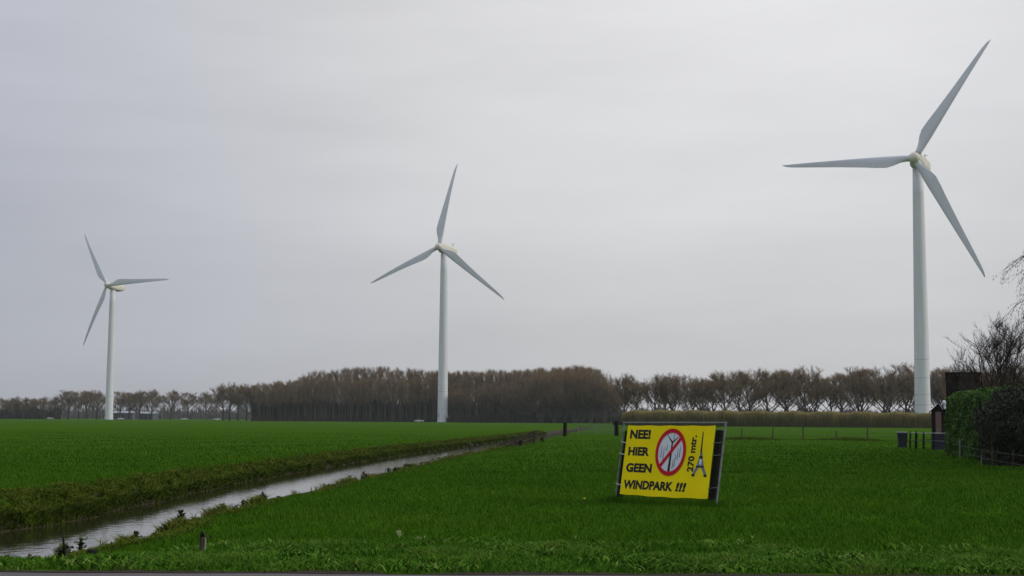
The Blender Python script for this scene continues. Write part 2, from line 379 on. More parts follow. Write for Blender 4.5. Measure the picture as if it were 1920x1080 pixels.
# lush verge beside the road
x, y = fan(170000, 16.02, 20.6, 3, 1.0)
cn = clump_noise(x * 1.2, y * 1.6)
edge = np.where(x < -4.8, 17.75, 19.3) + 0.45 * np.sin(x * 1.1) + 0.3 * np.sin(x * 2.7) + rng.normal(0, 0.35, len(x)) * (x > -4.8)
near = 16.1 + 0.10 * np.sin(x * 2.3) + 0.08 * np.sin(x * 5.9 + 1) + 0.05 * np.sin(x * 13)
k = (y < edge) & (y > near) & (rng.uniform(0, 1, len(x)) < 0.55 + 0.45 * (cn > -0.3)); x, y, cn = x[k], y[k], cn[k]; n = len(x)
h = (0.055 + 0.035 * np.clip(cn, -1, 1.5) + rng.uniform(0, 0.05, n)) * np.where((x > -11) & (x < -5.2) & (y > 17.0), 0.55, 1.0) * np.interp(y, [16.1, 16.5, 18.8, 20], [0.45, 1.0, 1.0, 0.55])
w = rng.uniform(0.007, 0.015, n)
V1, T1, t1 = blades(x, y, np.maximum(h, 0.04), w, rng.uniform(0.2, 1.1, n), np.clip(0.45 + 0.2 * cn + rng.normal(0, 0.18, n), 0, 1), 2)
# broad leaves (dandelion, plantain) in patches
x, y = fan(26000, 16.2, 20.0, 3, 1.0); cn = clump_noise(x * 1.1 + 4, y * 1.4)
k = (cn > 0.22) & (y < 19.6 + rng.normal(0, 0.3, len(x))) & ((x > -4.8) | (y < 17.3)); x, y, cn = x[k], y[k], cn[k]; n = len(x)
V2, T2, t2 = blades(x, y, rng.uniform(0.05, 0.12, n), rng.uniform(0.022, 0.046, n), rng.uniform(0.5, 1.5, n), np.clip(0.55 + rng.normal(0, 0.24, n), 0, 1), 2)
tag(link('verge_grass', np_mesh('verge_grass', np.concatenate([V1, V2]), np.concatenate([T1, T2 + len(V1)]), M['verge'], np.concatenate([t1, t2]))),
    'lush bright green verge grass beside the road', 'grass', kind='stuff')

# rough olive growth on the far bank of the ditch, thin ragged strip on the near bank
n = 190000; y = 19.5 + (200 - 19.5) * rng.uniform(0, 1, n) ** 2.2; u = rng.uniform(0.0, 1.12, n)
x = xl_(y) - cw_(y) * u; cn = clump_noise(x * 2.3, y * 1.6)
h = (0.085 + 0.055 * np.clip(cn, -1.0, 1.6) + rng.uniform(0, 0.07, n)) * np.interp(y, [20, 40, 60, 120], [1.1, 0.95, 1.0, 1.4]) * np.interp(u, [0, 0.12, 0.6, 1.12], [0.6, 1.0, 0.9, 0.45])
w = rng.uniform(0.012, 0.028, n) * np.interp(y, [20, 60, 200], [1, 2.0, 4])
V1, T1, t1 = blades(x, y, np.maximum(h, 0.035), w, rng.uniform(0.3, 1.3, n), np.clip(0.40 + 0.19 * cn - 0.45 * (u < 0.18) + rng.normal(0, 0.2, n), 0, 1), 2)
n = 46000; y = 20 + (150 - 20) * rng.uniform(0, 1, n) ** 2.0; u = rng.uniform(0.0, 1.0, n)
x = xr_(y) + 0.05 + 0.8 * u; cn = clump_noise(x * 2, y * 1.2)
h = (0.06 + 0.035 * np.clip(cn, -1, 1.5) + rng.uniform(0, 0.05, n)) * (1 + 0.9 * (cn > 0.45) * (u < 0.45)); w = rng.uniform(0.012, 0.025, n) * np.interp(y, [20, 60, 200], [1, 2.0, 4])
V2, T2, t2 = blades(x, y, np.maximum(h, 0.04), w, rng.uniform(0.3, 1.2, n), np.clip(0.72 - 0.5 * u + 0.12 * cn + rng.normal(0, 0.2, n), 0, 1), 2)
n = 5000; y = rng.uniform(17.4, 19.2, n); x = rng.uniform(-10.5, -6.0, n)
V3, T3, t3 = blades(x, y, rng.uniform(0.04, 0.10, n), rng.uniform(0.012, 0.025, n), rng.uniform(0.3, 1.1, n), np.clip(rng.normal(0.1, 0.1, n), 0, 1), 2)
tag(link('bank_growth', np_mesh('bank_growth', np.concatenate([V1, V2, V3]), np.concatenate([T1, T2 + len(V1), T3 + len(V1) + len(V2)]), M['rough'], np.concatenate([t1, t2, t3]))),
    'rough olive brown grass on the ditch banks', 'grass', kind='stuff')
# sparse line of ranker grass across the right field along the wire fence
n = 14000; x = rng.uniform(13, 48, n); y = 125 + rng.normal(0, 0.5, n)
V1, T1, t1 = blades(x, y, rng.uniform(0.1, 0.35, n) * (0.6 + 0.4 * np.sin(x * 0.7)), rng.uniform(0.05, 0.1, n), rng.uniform(0.2, 0.9, n), np.clip(rng.normal(0.25, 0.15, n), 0, 1))
tag(link('fence_line_grass', np_mesh('fence_line_grass', V1, T1, M['rough'], t1)), 'ranker grass along the wire fence line', 'grass', kind='stuff')

# ------------------------------------------------------------------ wind turbines
def blade_mesh(R):
    mb = MB(); rings = []
    prof = [(0.025, 1.9, 1.0), (0.06, 1.9, 0.98), (0.10, 2.3, 0.75), (0.15, 3.2, 0.42), (0.20, 3.75, 0.30), (0.27, 3.55, 0.24), (0.36, 3.1, 0.21),
            (0.48, 2.6, 0.19), (0.60, 2.15, 0.17), (0.72, 1.75, 0.16), (0.84, 1.35, 0.15), (0.92, 1.05, 0.15), (0.97, 0.7, 0.15), (1.0, 0.18, 0.2)]
    for f, c, th in prof:
        r = f * R; tw = R_(14) * max(0, 1 - f / 0.7)
        lead = 0.95 + 0.25 * min(1, f / 0.2) - 0.9 * f         # leading edge almost straight, trailing edge bulges
        if f < 0.08: lead = 0.95
        ring = []
        for k in range(16):
            a = 2 * math.pi * k / 16
            xx = lead - c / 2 + c / 2 * math.cos(a)
            tt = c * th / 2 * math.sin(a) * (0.55 + 0.45 * math.cos(a / 1.0 if f >= 0.1 else 0))
            X_, Y_ = xx * math.cos(tw) - tt * math.sin(tw), xx * math.sin(tw) + tt * math.cos(tw)
            ring.append(Vector((X_, Y_, r)))
        rings.append(ring)
    mb.loft(rings); return mb, prof
def turbine(loc, az, yaw, phase, R, flex, oh, label, seams, steps=False):
    H = 80.0
    t_ = empty('wind_turbine', (loc[0], loc[1], 0), -(az + yaw), label, 'wind turbine', 'white wind turbines in the fields')
    tw = MB(); zs = [-0.6, 0.3, 10, 20, 30, 40, 50, 60, 70, 77.6]; rd = [2.42, 2.40, 2.30, 2.19, 2.09, 1.98, 1.87, 1.76, 1.66, 1.58]
    tw.loft([[Vector((r * math.cos(a), r * math.sin(a), z)) for a in np.linspace(0, 2 * np.pi, 40, endpoint=False)] for z, r in zip(zs, rd)])
    to = tw.build('tower', M['tower'], t_, True)
    for zz in seams:
        r = float(np.interp(zz, zs, rd)) + 0.012
        s = MB(); s.loft([[Vector((r * math.cos(a), r * math.sin(a), zz + dz)) for a in np.linspace(0, 2 * np.pi, 40, endpoint=False)] for dz in (-0.07, 0.07)], False)
        s.build('seam', M['seam'], to)
    fl = MB(); fl.loft([[Vector((r * math.cos(a), r * math.sin(a), z)) for a in np.linspace(0, 2 * np.pi, 32, endpoint=False)] for z, r in ((-0.3, 2.9), (0.25, 2.9), (0.3, 2.8))])
    fl.build('foundation_ring', M['seam'], t_)
    d = MB(); d.box((-1.2, -2.06, 3.2), (0.9, 0.12, 2.2), Matrix.Rotation(R_(-30), 3, 'Z')); d.build('door', M['seam'], to)
    if steps:
        st = MB()
        for sgn in (-0.5, 0.5): st.tube([(2.2, sgn - 1.0, 3.4), (5.2, sgn - 1.0, 0.4)], 0.09, 6); st.tube([(2.2, sgn - 1.0, 2.3), (5.4, sgn - 1.0, -0.1)], 0.13, 6)
        for i in range(9): st.box((2.3 + i * 0.34, -1.0, 2.2 - i * 0.26), (0.3, 1.0, 0.05))
        st.build('access_steps', M['tower'], t_)
    tilt = -0.07
    TR = Matrix.Translation((0, 0, H)) @ Matrix.Rotation(tilt, 4, 'X')
    # nacelle: rounded box lofted along the axis (local Y), nose at -Y
    def rr(y, hw, zlo, zhi, p=4.0, n=28):
        out = []
        for k in range(n):
            a = 2 * math.pi * k / n; ca, sa = math.cos(a), math.sin(a)
            q = (abs(ca) ** p + abs(sa) ** p) ** (-1 / p)
            out.append(TR @ Vector((hw * q * ca, y, (zlo + zhi) / 2 + (zhi - zlo) / 2 * q * sa)))
        return out
    nb = MB()
    nb.loft([rr(-oh + 1.7, 1.35, -1.35, 1.35, 2.4), rr(-oh + 2.1, 1.7, -1.75, 1.75, 3), rr(-1.5, 2.1, -2.1, 2.0), rr(1.5, 2.15, -2.2, 2.1), rr(7.0, 2.15, -2.0, 2.1), rr(9.4, 2.0, -1.1, 2.05), rr(10.2, 1.8, -0.7, 1.85)])
    na = nb.build('nacelle', M['nacelle'], t_, True)
    bp_ = MB(); bp_.loft([rr(1.8, 1.5, -2.34, -1.9, 6), rr(6.8, 1.5, -2.14, -1.7, 6), rr(9.2, 1.4, -1.3, -1.0, 6)]); bp_.build('belly_vent', M['dark'], na)
    ms = MB(); ms.tube([TR @ Vector((0.6, 8.0, 1.9)), TR @ Vector((0.6, 8.0, 4.2))], 0.13, 6)
    ms.tube([TR @ Vector((-0.2, 8.0, 3.6)), TR @ Vector((1.4, 8.0, 3.6))], 0.09, 6); ms.build('wind_sensor_mast', M['seam'], na)
    lt = MB(); lt.box(TR @ Vector((-0.8, 5.0, 2.2)), (0.5, 0.5, 0.4)); lt.build('beacon', M['seam'], na)
    hb = MB(); hb.loft([rr(-oh + dy, r, -r, r, 2) for dy, r in ((-2.1, 0.25), (-1.95, 0.8), (-1.5, 1.35), (-0.7, 1.72), (0.6, 1.78), (1.5, 1.65))])
    hub = hb.build('hub', M['nacelle'], t_, True)
    mb, prof = blade_mesh(R)
    mb.v = [(v[0], v[1] + flex * (v[2] / R) ** 2, v[2]) for v in mb.v]
    me = mb.mesh('blade', M['blade_paint'], True)
    for k in range(3):
        bo = link('blade', me, t_)
        bo.matrix_local = TR @ Matrix.Translation((0, -oh, 0)) @ Matrix.Rotation(phase + k * 2 * math.pi / 3, 4, 'Y')
    return t_
turbine((122.6, 430.6), math.atan2(122.6, 430.6), 0.20, 0.555, 41.5, 2.4, 4.2, 'largest looking white wind turbine, rising behind the tan reed hedge', (6.5, 9.5, 14.5, 20))
turbine((-31.5, 662.6), math.atan2(-31.5, 662.6), 0.45, 0.138, 40.2, 4.3, 5.4, 'white wind turbine standing directly before the dense bare wood', (6.0, 14.0), True)
turbine((-240.4, 863.7), math.atan2(-240.4, 863.7), 0.61, 1.496, 39.9, 4.5, 5.4, 'smallest looking white wind turbine, before the low row of separate trees', (6.5, 14.0))

kx = at(863, 655)[0]
kz = empty('transformer_kiosk', (kx, 655, 0), 0.2, 'small pale utility box on the grass beside the turbine before the wood', 'utility box')
MB().box((0, 0, 0.65), (2.7, 1.6, 1.3)).build('body', M['tower'], kz)
MB().box((0, 0, 1.37), (2.9, 1.8, 0.14)).build('roof', M['roof'], kz)
MB().box((-0.5, -0.83, 0.62), (0.9, 0.06, 1.0)).build('door', M['seam'], kz)
MB().tube([(0.7, 0.2, 1.4), (0.7, 0.2, 2.6)], 0.07).build('mast', M['seam'], kz)

# ------------------------------------------------------------------ bare trees
def gen_tree(seed, H, fork, crown_r, style, twigw, twig_n, twig_l):
    r = random.Random(seed); wood = MB(); tw = []
    def rnd(a, b): return r.uniform(a, b)
    def twigs(p, d, n, L):
        for _ in range(n):
            dd = (d * rnd(0.5, 1.2) + Vector((rnd(-1, 1), rnd(-1, 1), rnd(-0.1, 1.25))) * 0.75).normalized()
            l = L * rnd(0.5, 1.3)
            q = p + dd * l
            s = dd.cross(Vector((rnd(-1, 1), rnd(-1, 1), rnd(-1, 1)))).normalized() * twigw * rnd(0.6, 1.2)
            tw.append((p - s * .5, p + s * .5, q))
            if r.random() < 0.8:
                m = p.lerp(q, rnd(0.3, 0.7)); d2 = (dd + Vector((rnd(-1, 1), rnd(-1, 1), rnd(-0.2, 0.9))) * 0.8).normalized()
                s2 = d2.cross(Vector((rnd(-1, 1), rnd(-1, 1), rnd(-1, 1)))).normalized() * twigw * 0.7
                tw.append((m - s2 * .5, m + s2 * .5, m + d2 * l * rnd(0.4, 0.8)))
    def branch(p, d, L, rad, lev):
        ns = 4; pts = [p.copy()]; dirs = []
        for i in range(ns):
            d = (d + Vector((rnd(-1, 1), rnd(-1, 1), rnd(-0.5, 0.8))) * (0.13 if lev < 2 else 0.2) + Vector((0, 0, style['trop'])) * 0.12).normalized()
            p = p + d * (L / ns); pts.append(p.copy()); dirs.append(d.copy())
        wood.tube(pts, [rad * (1 - 0.65 * i / ns) for i in range(ns + 1)], 5 if lev == 0 else (4 if lev == 1 else 3), False)
        if lev >= style['levels']:
            for i in range(1, ns + 1): twigs(pts[i], dirs[i - 1], twig_n, twig_l)
            return
        for _ in range(style['kids'][lev]):
            tpos = rnd(0.3, 1.0); i = min(ns - 1, int(tpos * ns)); q = pts[i].lerp(pts[i + 1], tpos * ns - i)
            side = Vector((rnd(-1, 1), rnd(-1, 1), rnd(-0.25, 0.75))).normalized()
            nd = (dirs[i] * style['apical'] + side * style['spread']).normalized()
            branch(q, nd, L * rnd(0.42, 0.68) * (1.15 - 0.4 * tpos), rad * rnd(0.38, 0.55), lev + 1)
        twigs(pts[-1], dirs[-1], twig_n, twig_l)
    base_r = H * style.get('girth', 0.016)
    if style['form'] == 'vase':
        tp = [Vector((0, 0, -0.3)), Vector((rnd(-.1, .1), rnd(-.1, .1), fork * 0.5)), Vector((rnd(-.2, .2), rnd(-.2, .2), fork))]
        wood.tube(tp, [base_r * 1.25, base_r, base_r * 0.85], 8, False)
        nl = style['limbs']
        for i in range(nl):
            a = 2 * math.pi * (i + rnd(-0.3, 0.3)) / nl; el = rnd(*style['el'])
            d = Vector((math.cos(a) * math.cos(el), math.sin(a) * math.cos(el), math.sin(el)))
            branch(tp[-1] - Vector((0, 0, rnd(0, fork * 0.25))), d, (H - fork) * rnd(0.62, 0.78), base_r * 0.55, 0)
        branch(tp[-1], Vector((rnd(-.15, .15), rnd(-.15, .15), 1)), (H - fork) * 0.78, base_r * 0.7, 0)
    elif style['form'] == 'pole':
        n = 7; tp = [Vector((rnd(-.25, .25) * i / n, rnd(-.25, .25) * i / n, -0.3 + H * 0.93 * i / n)) for i in range(n + 1)]
        wood.tube(tp, [base_r * (1.1 - 0.95 * i / n) for i in range(n + 1)], 6, False)
        for i in range(style['limbs']):
            h = fork + (H * 0.93 - fork) * (i + rnd(0, 1)) / style['limbs']; a = rnd(0, 6.283); el = rnd(*style['el'])
            j = min(n - 1, int(h / (H * 0.93) * n)); q = tp[j].lerp(tp[j + 1], h / (H * 0.93) * n - j)
            d = Vector((math.cos(a) * math.cos(el), math.sin(a) * math.cos(el), math.sin(el)))
            branch(q, d, crown_r * rnd(0.8, 1.3) * (1.25 - 0.6 * (h - fork) / (H - fork)), base_r * 0.28, 1)
        twigs(tp[-1], Vector((0, 0, 1)), twig_n * 3, twig_l * 1.4)
    elif style['form'] == 'leader':                          # trunk dissolving into ascending limbs, rounded crown
        n = 6; top = H * 0.72; wob = [0.0, 0.1, 0.2, 0.35, 0.5, 0.6, 0.7]
        tp = [Vector((rnd(-1, 1) * wob[i], rnd(-1, 1) * wob[i], -0.3 + top * i / n)) for i in range(n + 1)]
        wood.tube(tp, [base_r * (1.15 - 0.9 * i / n) for i in range(n + 1)], 7, False)
        for i in range(style['limbs']):
            h = fork + (top - fork) * ((i + rnd(0, 0.9)) / style['limbs']) ** 1.35; a = i * 2.4 + rnd(-0.5, 0.5); el = rnd(*style['el']) + 0.35 * (h - fork) / (top - fork)
            j = min(n - 1, int(h / top * n)); q = tp[j].lerp(tp[j + 1], h / top * n - j)
            d = Vector((math.cos(a) * math.cos(el), math.sin(a) * math.cos(el), math.sin(el)))
            branch(q, d, (H - fork) * rnd(0.46, 0.62) * (1.12 - 0.45 * (h - fork) / (top - fork)), base_r * rnd(0.34, 0.5), 0)
        branch(tp[-1], Vector((rnd(-.2, .2), rnd(-.2, .2), 1)), H * 0.24, base_r * 0.25, 1)
    else:                                                     # several stems from the ground
        for i in range(style['limbs']):
            a = 2 * math.pi * (i + rnd(-0.4, 0.4)) / style['limbs']; el = rnd(*style['el'])
            d = Vector((math.cos(a) * math.cos(el), math.sin(a) * math.cos(el), math.sin(el)))
            branch(Vector((math.cos(a) * 0.25, math.sin(a) * 0.25, -0.2)), d, H * rnd(0.6, 0.8), base_r * 0.6, 0)
    if style.get('fit', True):                               # scale to the wanted height
        top = max(q[2].z for q in tw); f = H / top
        wood.v = [(v[0] * 1.0, v[1] * 1.0, v[2] * f) for v in wood.v]; S = Matrix.Diagonal((1, 1, f))
        tw = [tuple(S @ q for q in tri) for tri in tw]
    V = np.array([p[:] for tri in tw for p in tri]); T = np.arange(len(V)).reshape(-1, 3)
    rr_ = np.random.default_rng(seed); ti = np.repeat(rr_.uniform(0, 1, len(T)), 3)
    return wood, V, T, ti
def tree_proto(kind, seed, H, fork, cr, style, twigw, tn, tl, bark='bark', twig='twig'):
    wood, V, T, ti = gen_tree(seed, H, fork, cr, style, twigw, tn, tl)
    return wood.mesh(kind + '_trunk', M[bark], True), np_mesh(kind + '_crown', V, T, M[twig], ti)
def put_tree(name, proto, x, y, rz, sc, szf, label, group):
    o = empty(name, (x, y, float(ground_z(x, y))), rz, label, 'tree', group); o.scale = (sc, sc, sc * szf)
    link('trunk', proto[0], o); link('crown', proto[1], o)
    return o

vase = dict(form='leader', limbs=13, el=(R_(28), R_(62)), trop=0.6, apical=0.85, spread=0.8, levels=2, kids=(7, 5, 0), girth=0.019)
pole = dict(form='pole', limbs=22, el=(R_(40), R_(70)), trop=0.8, apical=0.9, spread=0.6, levels=2, kids=(0, 4, 0), girth=0.010)
bushy = dict(form='stems', limbs=8, el=(R_(58), R_(86)), trop=0.7, apical=0.9, spread=0.65, levels=2, kids=(10, 6, 0), girth=0.012)
alley = [tree_proto('avenue_tree', 100 + i, 19, 3.4, 5, vase, 0.042, 4, 1.25) for i in range(5)]
woods = [tree_proto('wood_tree', 200 + i, 25, 9.0, 3.4, pole, 0.050, 4, 1.7) for i in range(5)]
edge_ = [tree_proto('edge_tree', 300 + i, 25, 0, 5, bushy, 0.06, 6, 1.6) for i in range(3)]

rt = random.Random(5)
# avenue behind the reed hedge, two rows
for row, (d0, sh) in enumerate(((455, 0.0), (476, 5.0))):
    px0 = 1168
    xa = at(px0, d0)[0] + sh
    i = 0
    while True:
        x = xa + i * 8.3 + rt.uniform(-1.6, 1.6); i += 1
        if x > at(2010, d0)[0]: break
        ht = float(np.interp(x, [30, 60, 105, 150], [0.86, 0.95, 1.02, 1.1])) * rt.uniform(0.86, 1.07)
        put_tree('avenue_tree', alley[rt.randrange(5)], x, d0 + rt.uniform(-2, 2), rt.uniform(0, 6.28), ht * 1.22, 1 / 1.22,
                 ('bare round crowned tree in the avenue row nearest the tan reed hedge', 'bare round crowned tree in the second avenue row beyond the reed hedge')[row], ('avenue row nearest the reed hedge', 'second avenue row beyond the reed hedge')[row])
# low row behind the farthest turbine
pxs = [-40, -12, 12, 26, 44, 60, 82, 102, 128, 147, 162, 181, 225, 243, 262, 284, 320, 352, 386]
for i, p in enumerate(pxs):
    d = 905 + rt.uniform(-4, 4); top = 742 if p < 120 else 729
    H = at(p, d, top + rt.uniform(-3, 3))[1]
    put_tree('row_tree', alley[rt.randrange(5)], at(p, d)[0], d, rt.uniform(0, 6.28), H / 19 * 1.4, 1 / 1.4,
             'small bare tree in the low open row around the farthest turbine', 'low open tree row around the farthest turbine')
for i, p in enumerate([418, 430, 446, 462, 474]):
    d = 800 + rt.uniform(-6, 6); H = at(p, d, 712 + rt.uniform(-3, 5))[1]
    put_tree('row_tree', alley[rt.randrange(5)], at(p, d)[0], d, rt.uniform(0, 6.28), H / 19 * 1.3, 1 / 1.3,
             'taller bare tree between the low tree row and the dense wood', 'taller bare trees where the row meets the wood')
# the dense wood
def wood_top(p): return float(np.interp(p, [470, 520, 555, 580, 640, 700, 760, 850, 950, 1040, 1100, 1130, 1150], [716, 713, 708, 692, 686, 684, 686, 693, 690, 686, 681, 690, 720]))
cnt = 0
for row, (d0, step) in enumerate(((700, 9.5), (707, 10), (716, 10.5), (728, 11), (745, 12), (765, 12), (790, 13))):
    p = 482 + row * 4 + rt.uniform(0, 8)
    while p < 1128 - row * 3:
        pp = p + rt.uniform(-3, 3); d = d0 + rt.uniform(-3, 3) - (pp - 480) * 0.06
        top = wood_top(pp) + rt.uniform(-3, 6)
        if row < 3 and pp < 800: top = max(top, 706 + rt.uniform(-4, 6))
        H = at(pp, d, top)[1]
        sc = H / 25
        o = put_tree('wood_tree', woods[rt.randrange(5)], at(pp, d)[0], d, rt.uniform(0, 6.28), sc, 1.0,
                     *(('slender bare trunk at the open front edge of the dense wood', 'front edge trees of the dense wood') if row == 0 else ('slender bare brown tree inside the dense wood, behind its front edge', 'inner trees of the dense wood'))); cnt += 1
        p += step * 1.40 * rt.uniform(0.8, 1.2)
for p in (860, 905, 948, 985, 1015, 1040, 1060, 1078, 1092, 1108, 1122, 1134):
    for q in range(2 if p > 1000 else 1):
        d = 640 - (p - 850) * 0.05 + q * 16 + rt.uniform(-4, 4) + (28 if p < 1000 else 0)
        H = at(p, d, wood_top(p) + (rt.uniform(-1, 4) if p > 1000 else rt.uniform(10, 24)))[1]
        put_tree('edge_tree', edge_[rt.randrange(3)], at(p, d)[0], d, rt.uniform(0, 6.28), H / 25, 1.0,
                 'bushy many stemmed bare tree at the thick end of the dense wood', 'bushy trees at the thick end of the wood')
for p, tp_ in ((1142, 726), (1150, 700)):
    d = 650; H = at(p, d, tp_)[1]
    put_tree('edge_tree', edge_[0], at(p, d)[0], d, rt.uniform(0, 6.28), H / 25, 1.0, 'bushy many stemmed bare tree at the thick end of the dense wood', 'bushy trees at the thick end of the wood')

# undergrowth and dark filler within the wood and the far-off woods on the horizon (masses: stuff)
def scrub(name, n, xf, d0, d1, hlo, hhi, w0, w1, m, label, lean=0.35, p=1.7):
    u = rng.uniform(0, 1, n); d = rng.uniform(d0, d1, n); x = xf(u, d)
    h = (hlo + (hhi - hlo) * rng.uniform(0, 1, n) ** p) * (0.75 + 0.25 * np.sin(x * 0.13) * np.sin(x * 0.31 + 1))
    V, T, ti = blades(x, d, h, rng.uniform(w0, w1, n), rng.uniform(0, lean, n), rng.uniform(0, 1, n), 1, z=np.zeros(n))
    tag(link(name, np_mesh(name, V, T, m, ti)), label, 'undergrowth' if 'under' in name else 'wood', kind='stuff')
scrub('undergrowth', 46000, lambda u, d: ((478 + u * 660) - 960) / F_PX * d, 724, 812, 2.0, 20.0, 0.2, 1.0, M['under'], 'dark mass for undergrowth and shaded depth in the dense wood', 0.3, 0.9)  # tall dark blades added to darken the trunk zone, besides real undergrowth
scrub('undergrowth', 9000, lambda u, d: ((474 + u * 670) - 960) / F_PX * d, 676, 722, 0.4, 5.0, 0.10, 0.5, M['under'], 'low brush along the front edge of the dense wood')
scrub('undergrowth', 12000, lambda u, d: ((840 + u * 305) - 960) / F_PX * d, 632, 668, 1.0, 6.0, 0.10, 0.4, M['under'], 'dark thicket along the thick end of the wood')
scrub('distant_wood', 26000, lambda u, d: -820 + u * 900, 1330, 1390, 5, 16, 0.6, 2.6, M['farwood'], 'low grey wood on the horizon beyond the tree row', 0.2)
scrub('undergrowth', 9000, lambda u, d: ((1150 + u * 760) - 960) / F_PX * d, 448, 486, 0.8, 5.5, 0.06, 0.22, M['under'], 'thin dark brush at the foot of the avenue trees')
scrub('distant_wood', 26000, lambda u, d: 60 + u * 620, 980, 1030, 4, 13.0, 0.8, 3.0, M['farwood'], 'low grey wood on the horizon beyond the avenue', 0.2, 1.0)
scrub('distant_wood', 5000, lambda u, d: (-60 + u * 178 - 960) / F_PX * d, 930, 950, 4, 12.5, 0.4, 1.6, M['under'], 'dark copse at the far end of the low tree row', 0.3)

# ------------------------------------------------------------------ tall reed hedge at the far side of the right field
n = 90000; u = rng.uniform(0, 1, n)
A = np.array([at(1166, 402)[0], 402.0]); B = np.array([at(1775, 346)[0], 346.0])
dv = B - A; nv = np.array([dv[1], -dv[0]]) / np.linalg.norm(dv) * -1
off = rng.uniform(0, 5.5, n)
P = A + u[:, None] * dv + off[:, None] * nv
endf = np.clip(u * 90 / 3.0, 0.3, 1) 
h = np.interp(u, [0, 1], [4.35, 3.75]) * (0.86 + 0.05 * np.sin(u * 60) + 0.04 * np.sin(u * 171)) * np.clip(rng.normal(1.0, 0.10, n), 0.6, 1.12) * (0.8 + 0.2 * endf)
a = rng.uniform(0, 2 * np.pi, n); wd = rng.uniform(0.05, 0.13, n)
s = np.stack([np.cos(a), np.sin(a), np.zeros(n)], -1) * wd[:, None] / 2
Bs = np.stack([P[:, 0], P[:, 1], np.zeros(n)], -1); lean = rng.normal(0, 0.22, (n, 2))
m = Bs + np.stack([lean[:, 0] * .5, lean[:, 1] * .5, h * 0.55], -1); tp = Bs + np.stack([lean[:, 0] * 1.4, lean[:, 1] * 1.4, h], -1)
V = np.stack([Bs - s * .6, Bs + s * .6, m + s, m - s, tp + s * .5, tp - s * .5], 1).reshape(-1, 3)
o = (np.arange(n) * 6)[:, None]; T = np.concatenate([o + [0, 1, 2, 3], o + [3, 2, 4, 5]])
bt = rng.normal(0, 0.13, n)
ti = np.clip(np.stack([bt + .02, bt + .02, bt + .34, bt + .34, bt + .88, bt + .88], 1), 0, 1).ravel()  # shaded dark foot and lit pale top painted into the reed tint
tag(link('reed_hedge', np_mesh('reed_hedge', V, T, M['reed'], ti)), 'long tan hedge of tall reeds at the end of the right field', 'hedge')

# ------------------------------------------------------------------ distant farm sheds and cars under the low row
def shed(px0, px1, d, hw, hr, label, ang=0.1):
    xa, xb = at(px0, d)[0], at(px1, d)[0]; W = xb - xa
    o = empty('farm_shed', ((xa + xb) / 2, d, 0), ang, label, 'shed', 'farm sheds beyond the low tree row')
    D = 9.0
    MB().box((0, 0, hw / 2), (W, D, hw)).build('wall', M['barn'], o)
    rb = MB(); e = 0.5
    vs = [(-W / 2 - e, -D / 2 - e, hw + .01), (W / 2 + e, -D / 2 - e, hw + .01), (W / 2 + e, D / 2 + e, hw + .01), (-W / 2 - e, D / 2 + e, hw + .01), (-W / 2 - e, 0, hr), (W / 2 + e, 0, hr)]
    rb.add(vs, [(0, 1, 5, 4), (2, 3, 4, 5), (0, 4, 3), (1, 2, 5), (3, 2, 1, 0)]); rb.build('roof', M['roof'], o)
    for i in range(3): MB().box((-W / 2 + W * (i + 0.5) / 3, -D / 2 - 0.04, hw * 0.42), (W / 6, 0.12, hw * 0.7)).build('door', M['dark'], o)
    return o
shed(216, 250, 940, 4.2, 5.6, 'dark blue farm shed just beyond the farthest turbine tower')
shed(266, 292, 955, 4.0, 5.4, 'separate dark farm shed further along the low tree row', -0.15)
def car_proto():
    o = empty('car', (0, 0, 0), 0, 'pale car', 'car', 'pale cars parked far off')
    b = MB(); rings = []
    for x, zl, zh, w in ((-2.1, .35, .75, .78), (-1.9, .25, .9, .85), (-1.1, .22, .98, .88), (1.0, .22, .98, .88), (1.9, .25, .85, .85), (2.1, .38, .7, .75)):
        rings.append([Vector((x, -w, zl)), Vector((x, w, zl)), Vector((x, w, zh)), Vector((x, -w, zh))])
    b.loft(rings); bo = b.build('body', M['carwhite'], o)
    c = MB(); c.loft([[Vector((x, -w, .95)) if k == 0 else Vector((x, w, .95)) if k == 1 else Vector((x, w * .85, zh)) if k == 2 else Vector((x, -w * .85, zh)) for k in range(4)] for x, w, zh in ((-1.6, .8, 1.0), (-1.1, .8, 1.42), (.4, .8, 1.45), (1.2, .8, 1.0))])
    c.build('cabin_glass', M['glass'], o); MB().box((-.35, 0, 1.46), (1.5, 1.3, .05)).build('roof', M['carwhite'], o)
    for sx in (-1.3, 1.3):
        for sy in (-.8, .8): MB().tube([(sx, sy - .1, .32), (sx, sy + .1, .32)], .32, 10).build('wheel', M['rubber'], o)
    return o
cp = car_proto(); first = True
for px, d, lb in ((94, 900, 'pale car parked by the dark copse at the row end'), (226, 896, 'pale car parked at the foot of the farthest turbine'), (346, 900, 'pale car parked between two trunks of the low row'),
                  (407, 880, 'pale car parked where the low row meets taller trees'), (786, 672, 'pale tarp on grass before the dense wood, shaped as a car')):  # the last one is a car shape standing in for a pale tarp
    o = cp if first else copy_tree(cp); first = False
    o.location = (at(px, d)[0], d, 0); o.rotation_euler = (0, 0, 0.1 if px != 786 else -0.2); o['label'] = lb

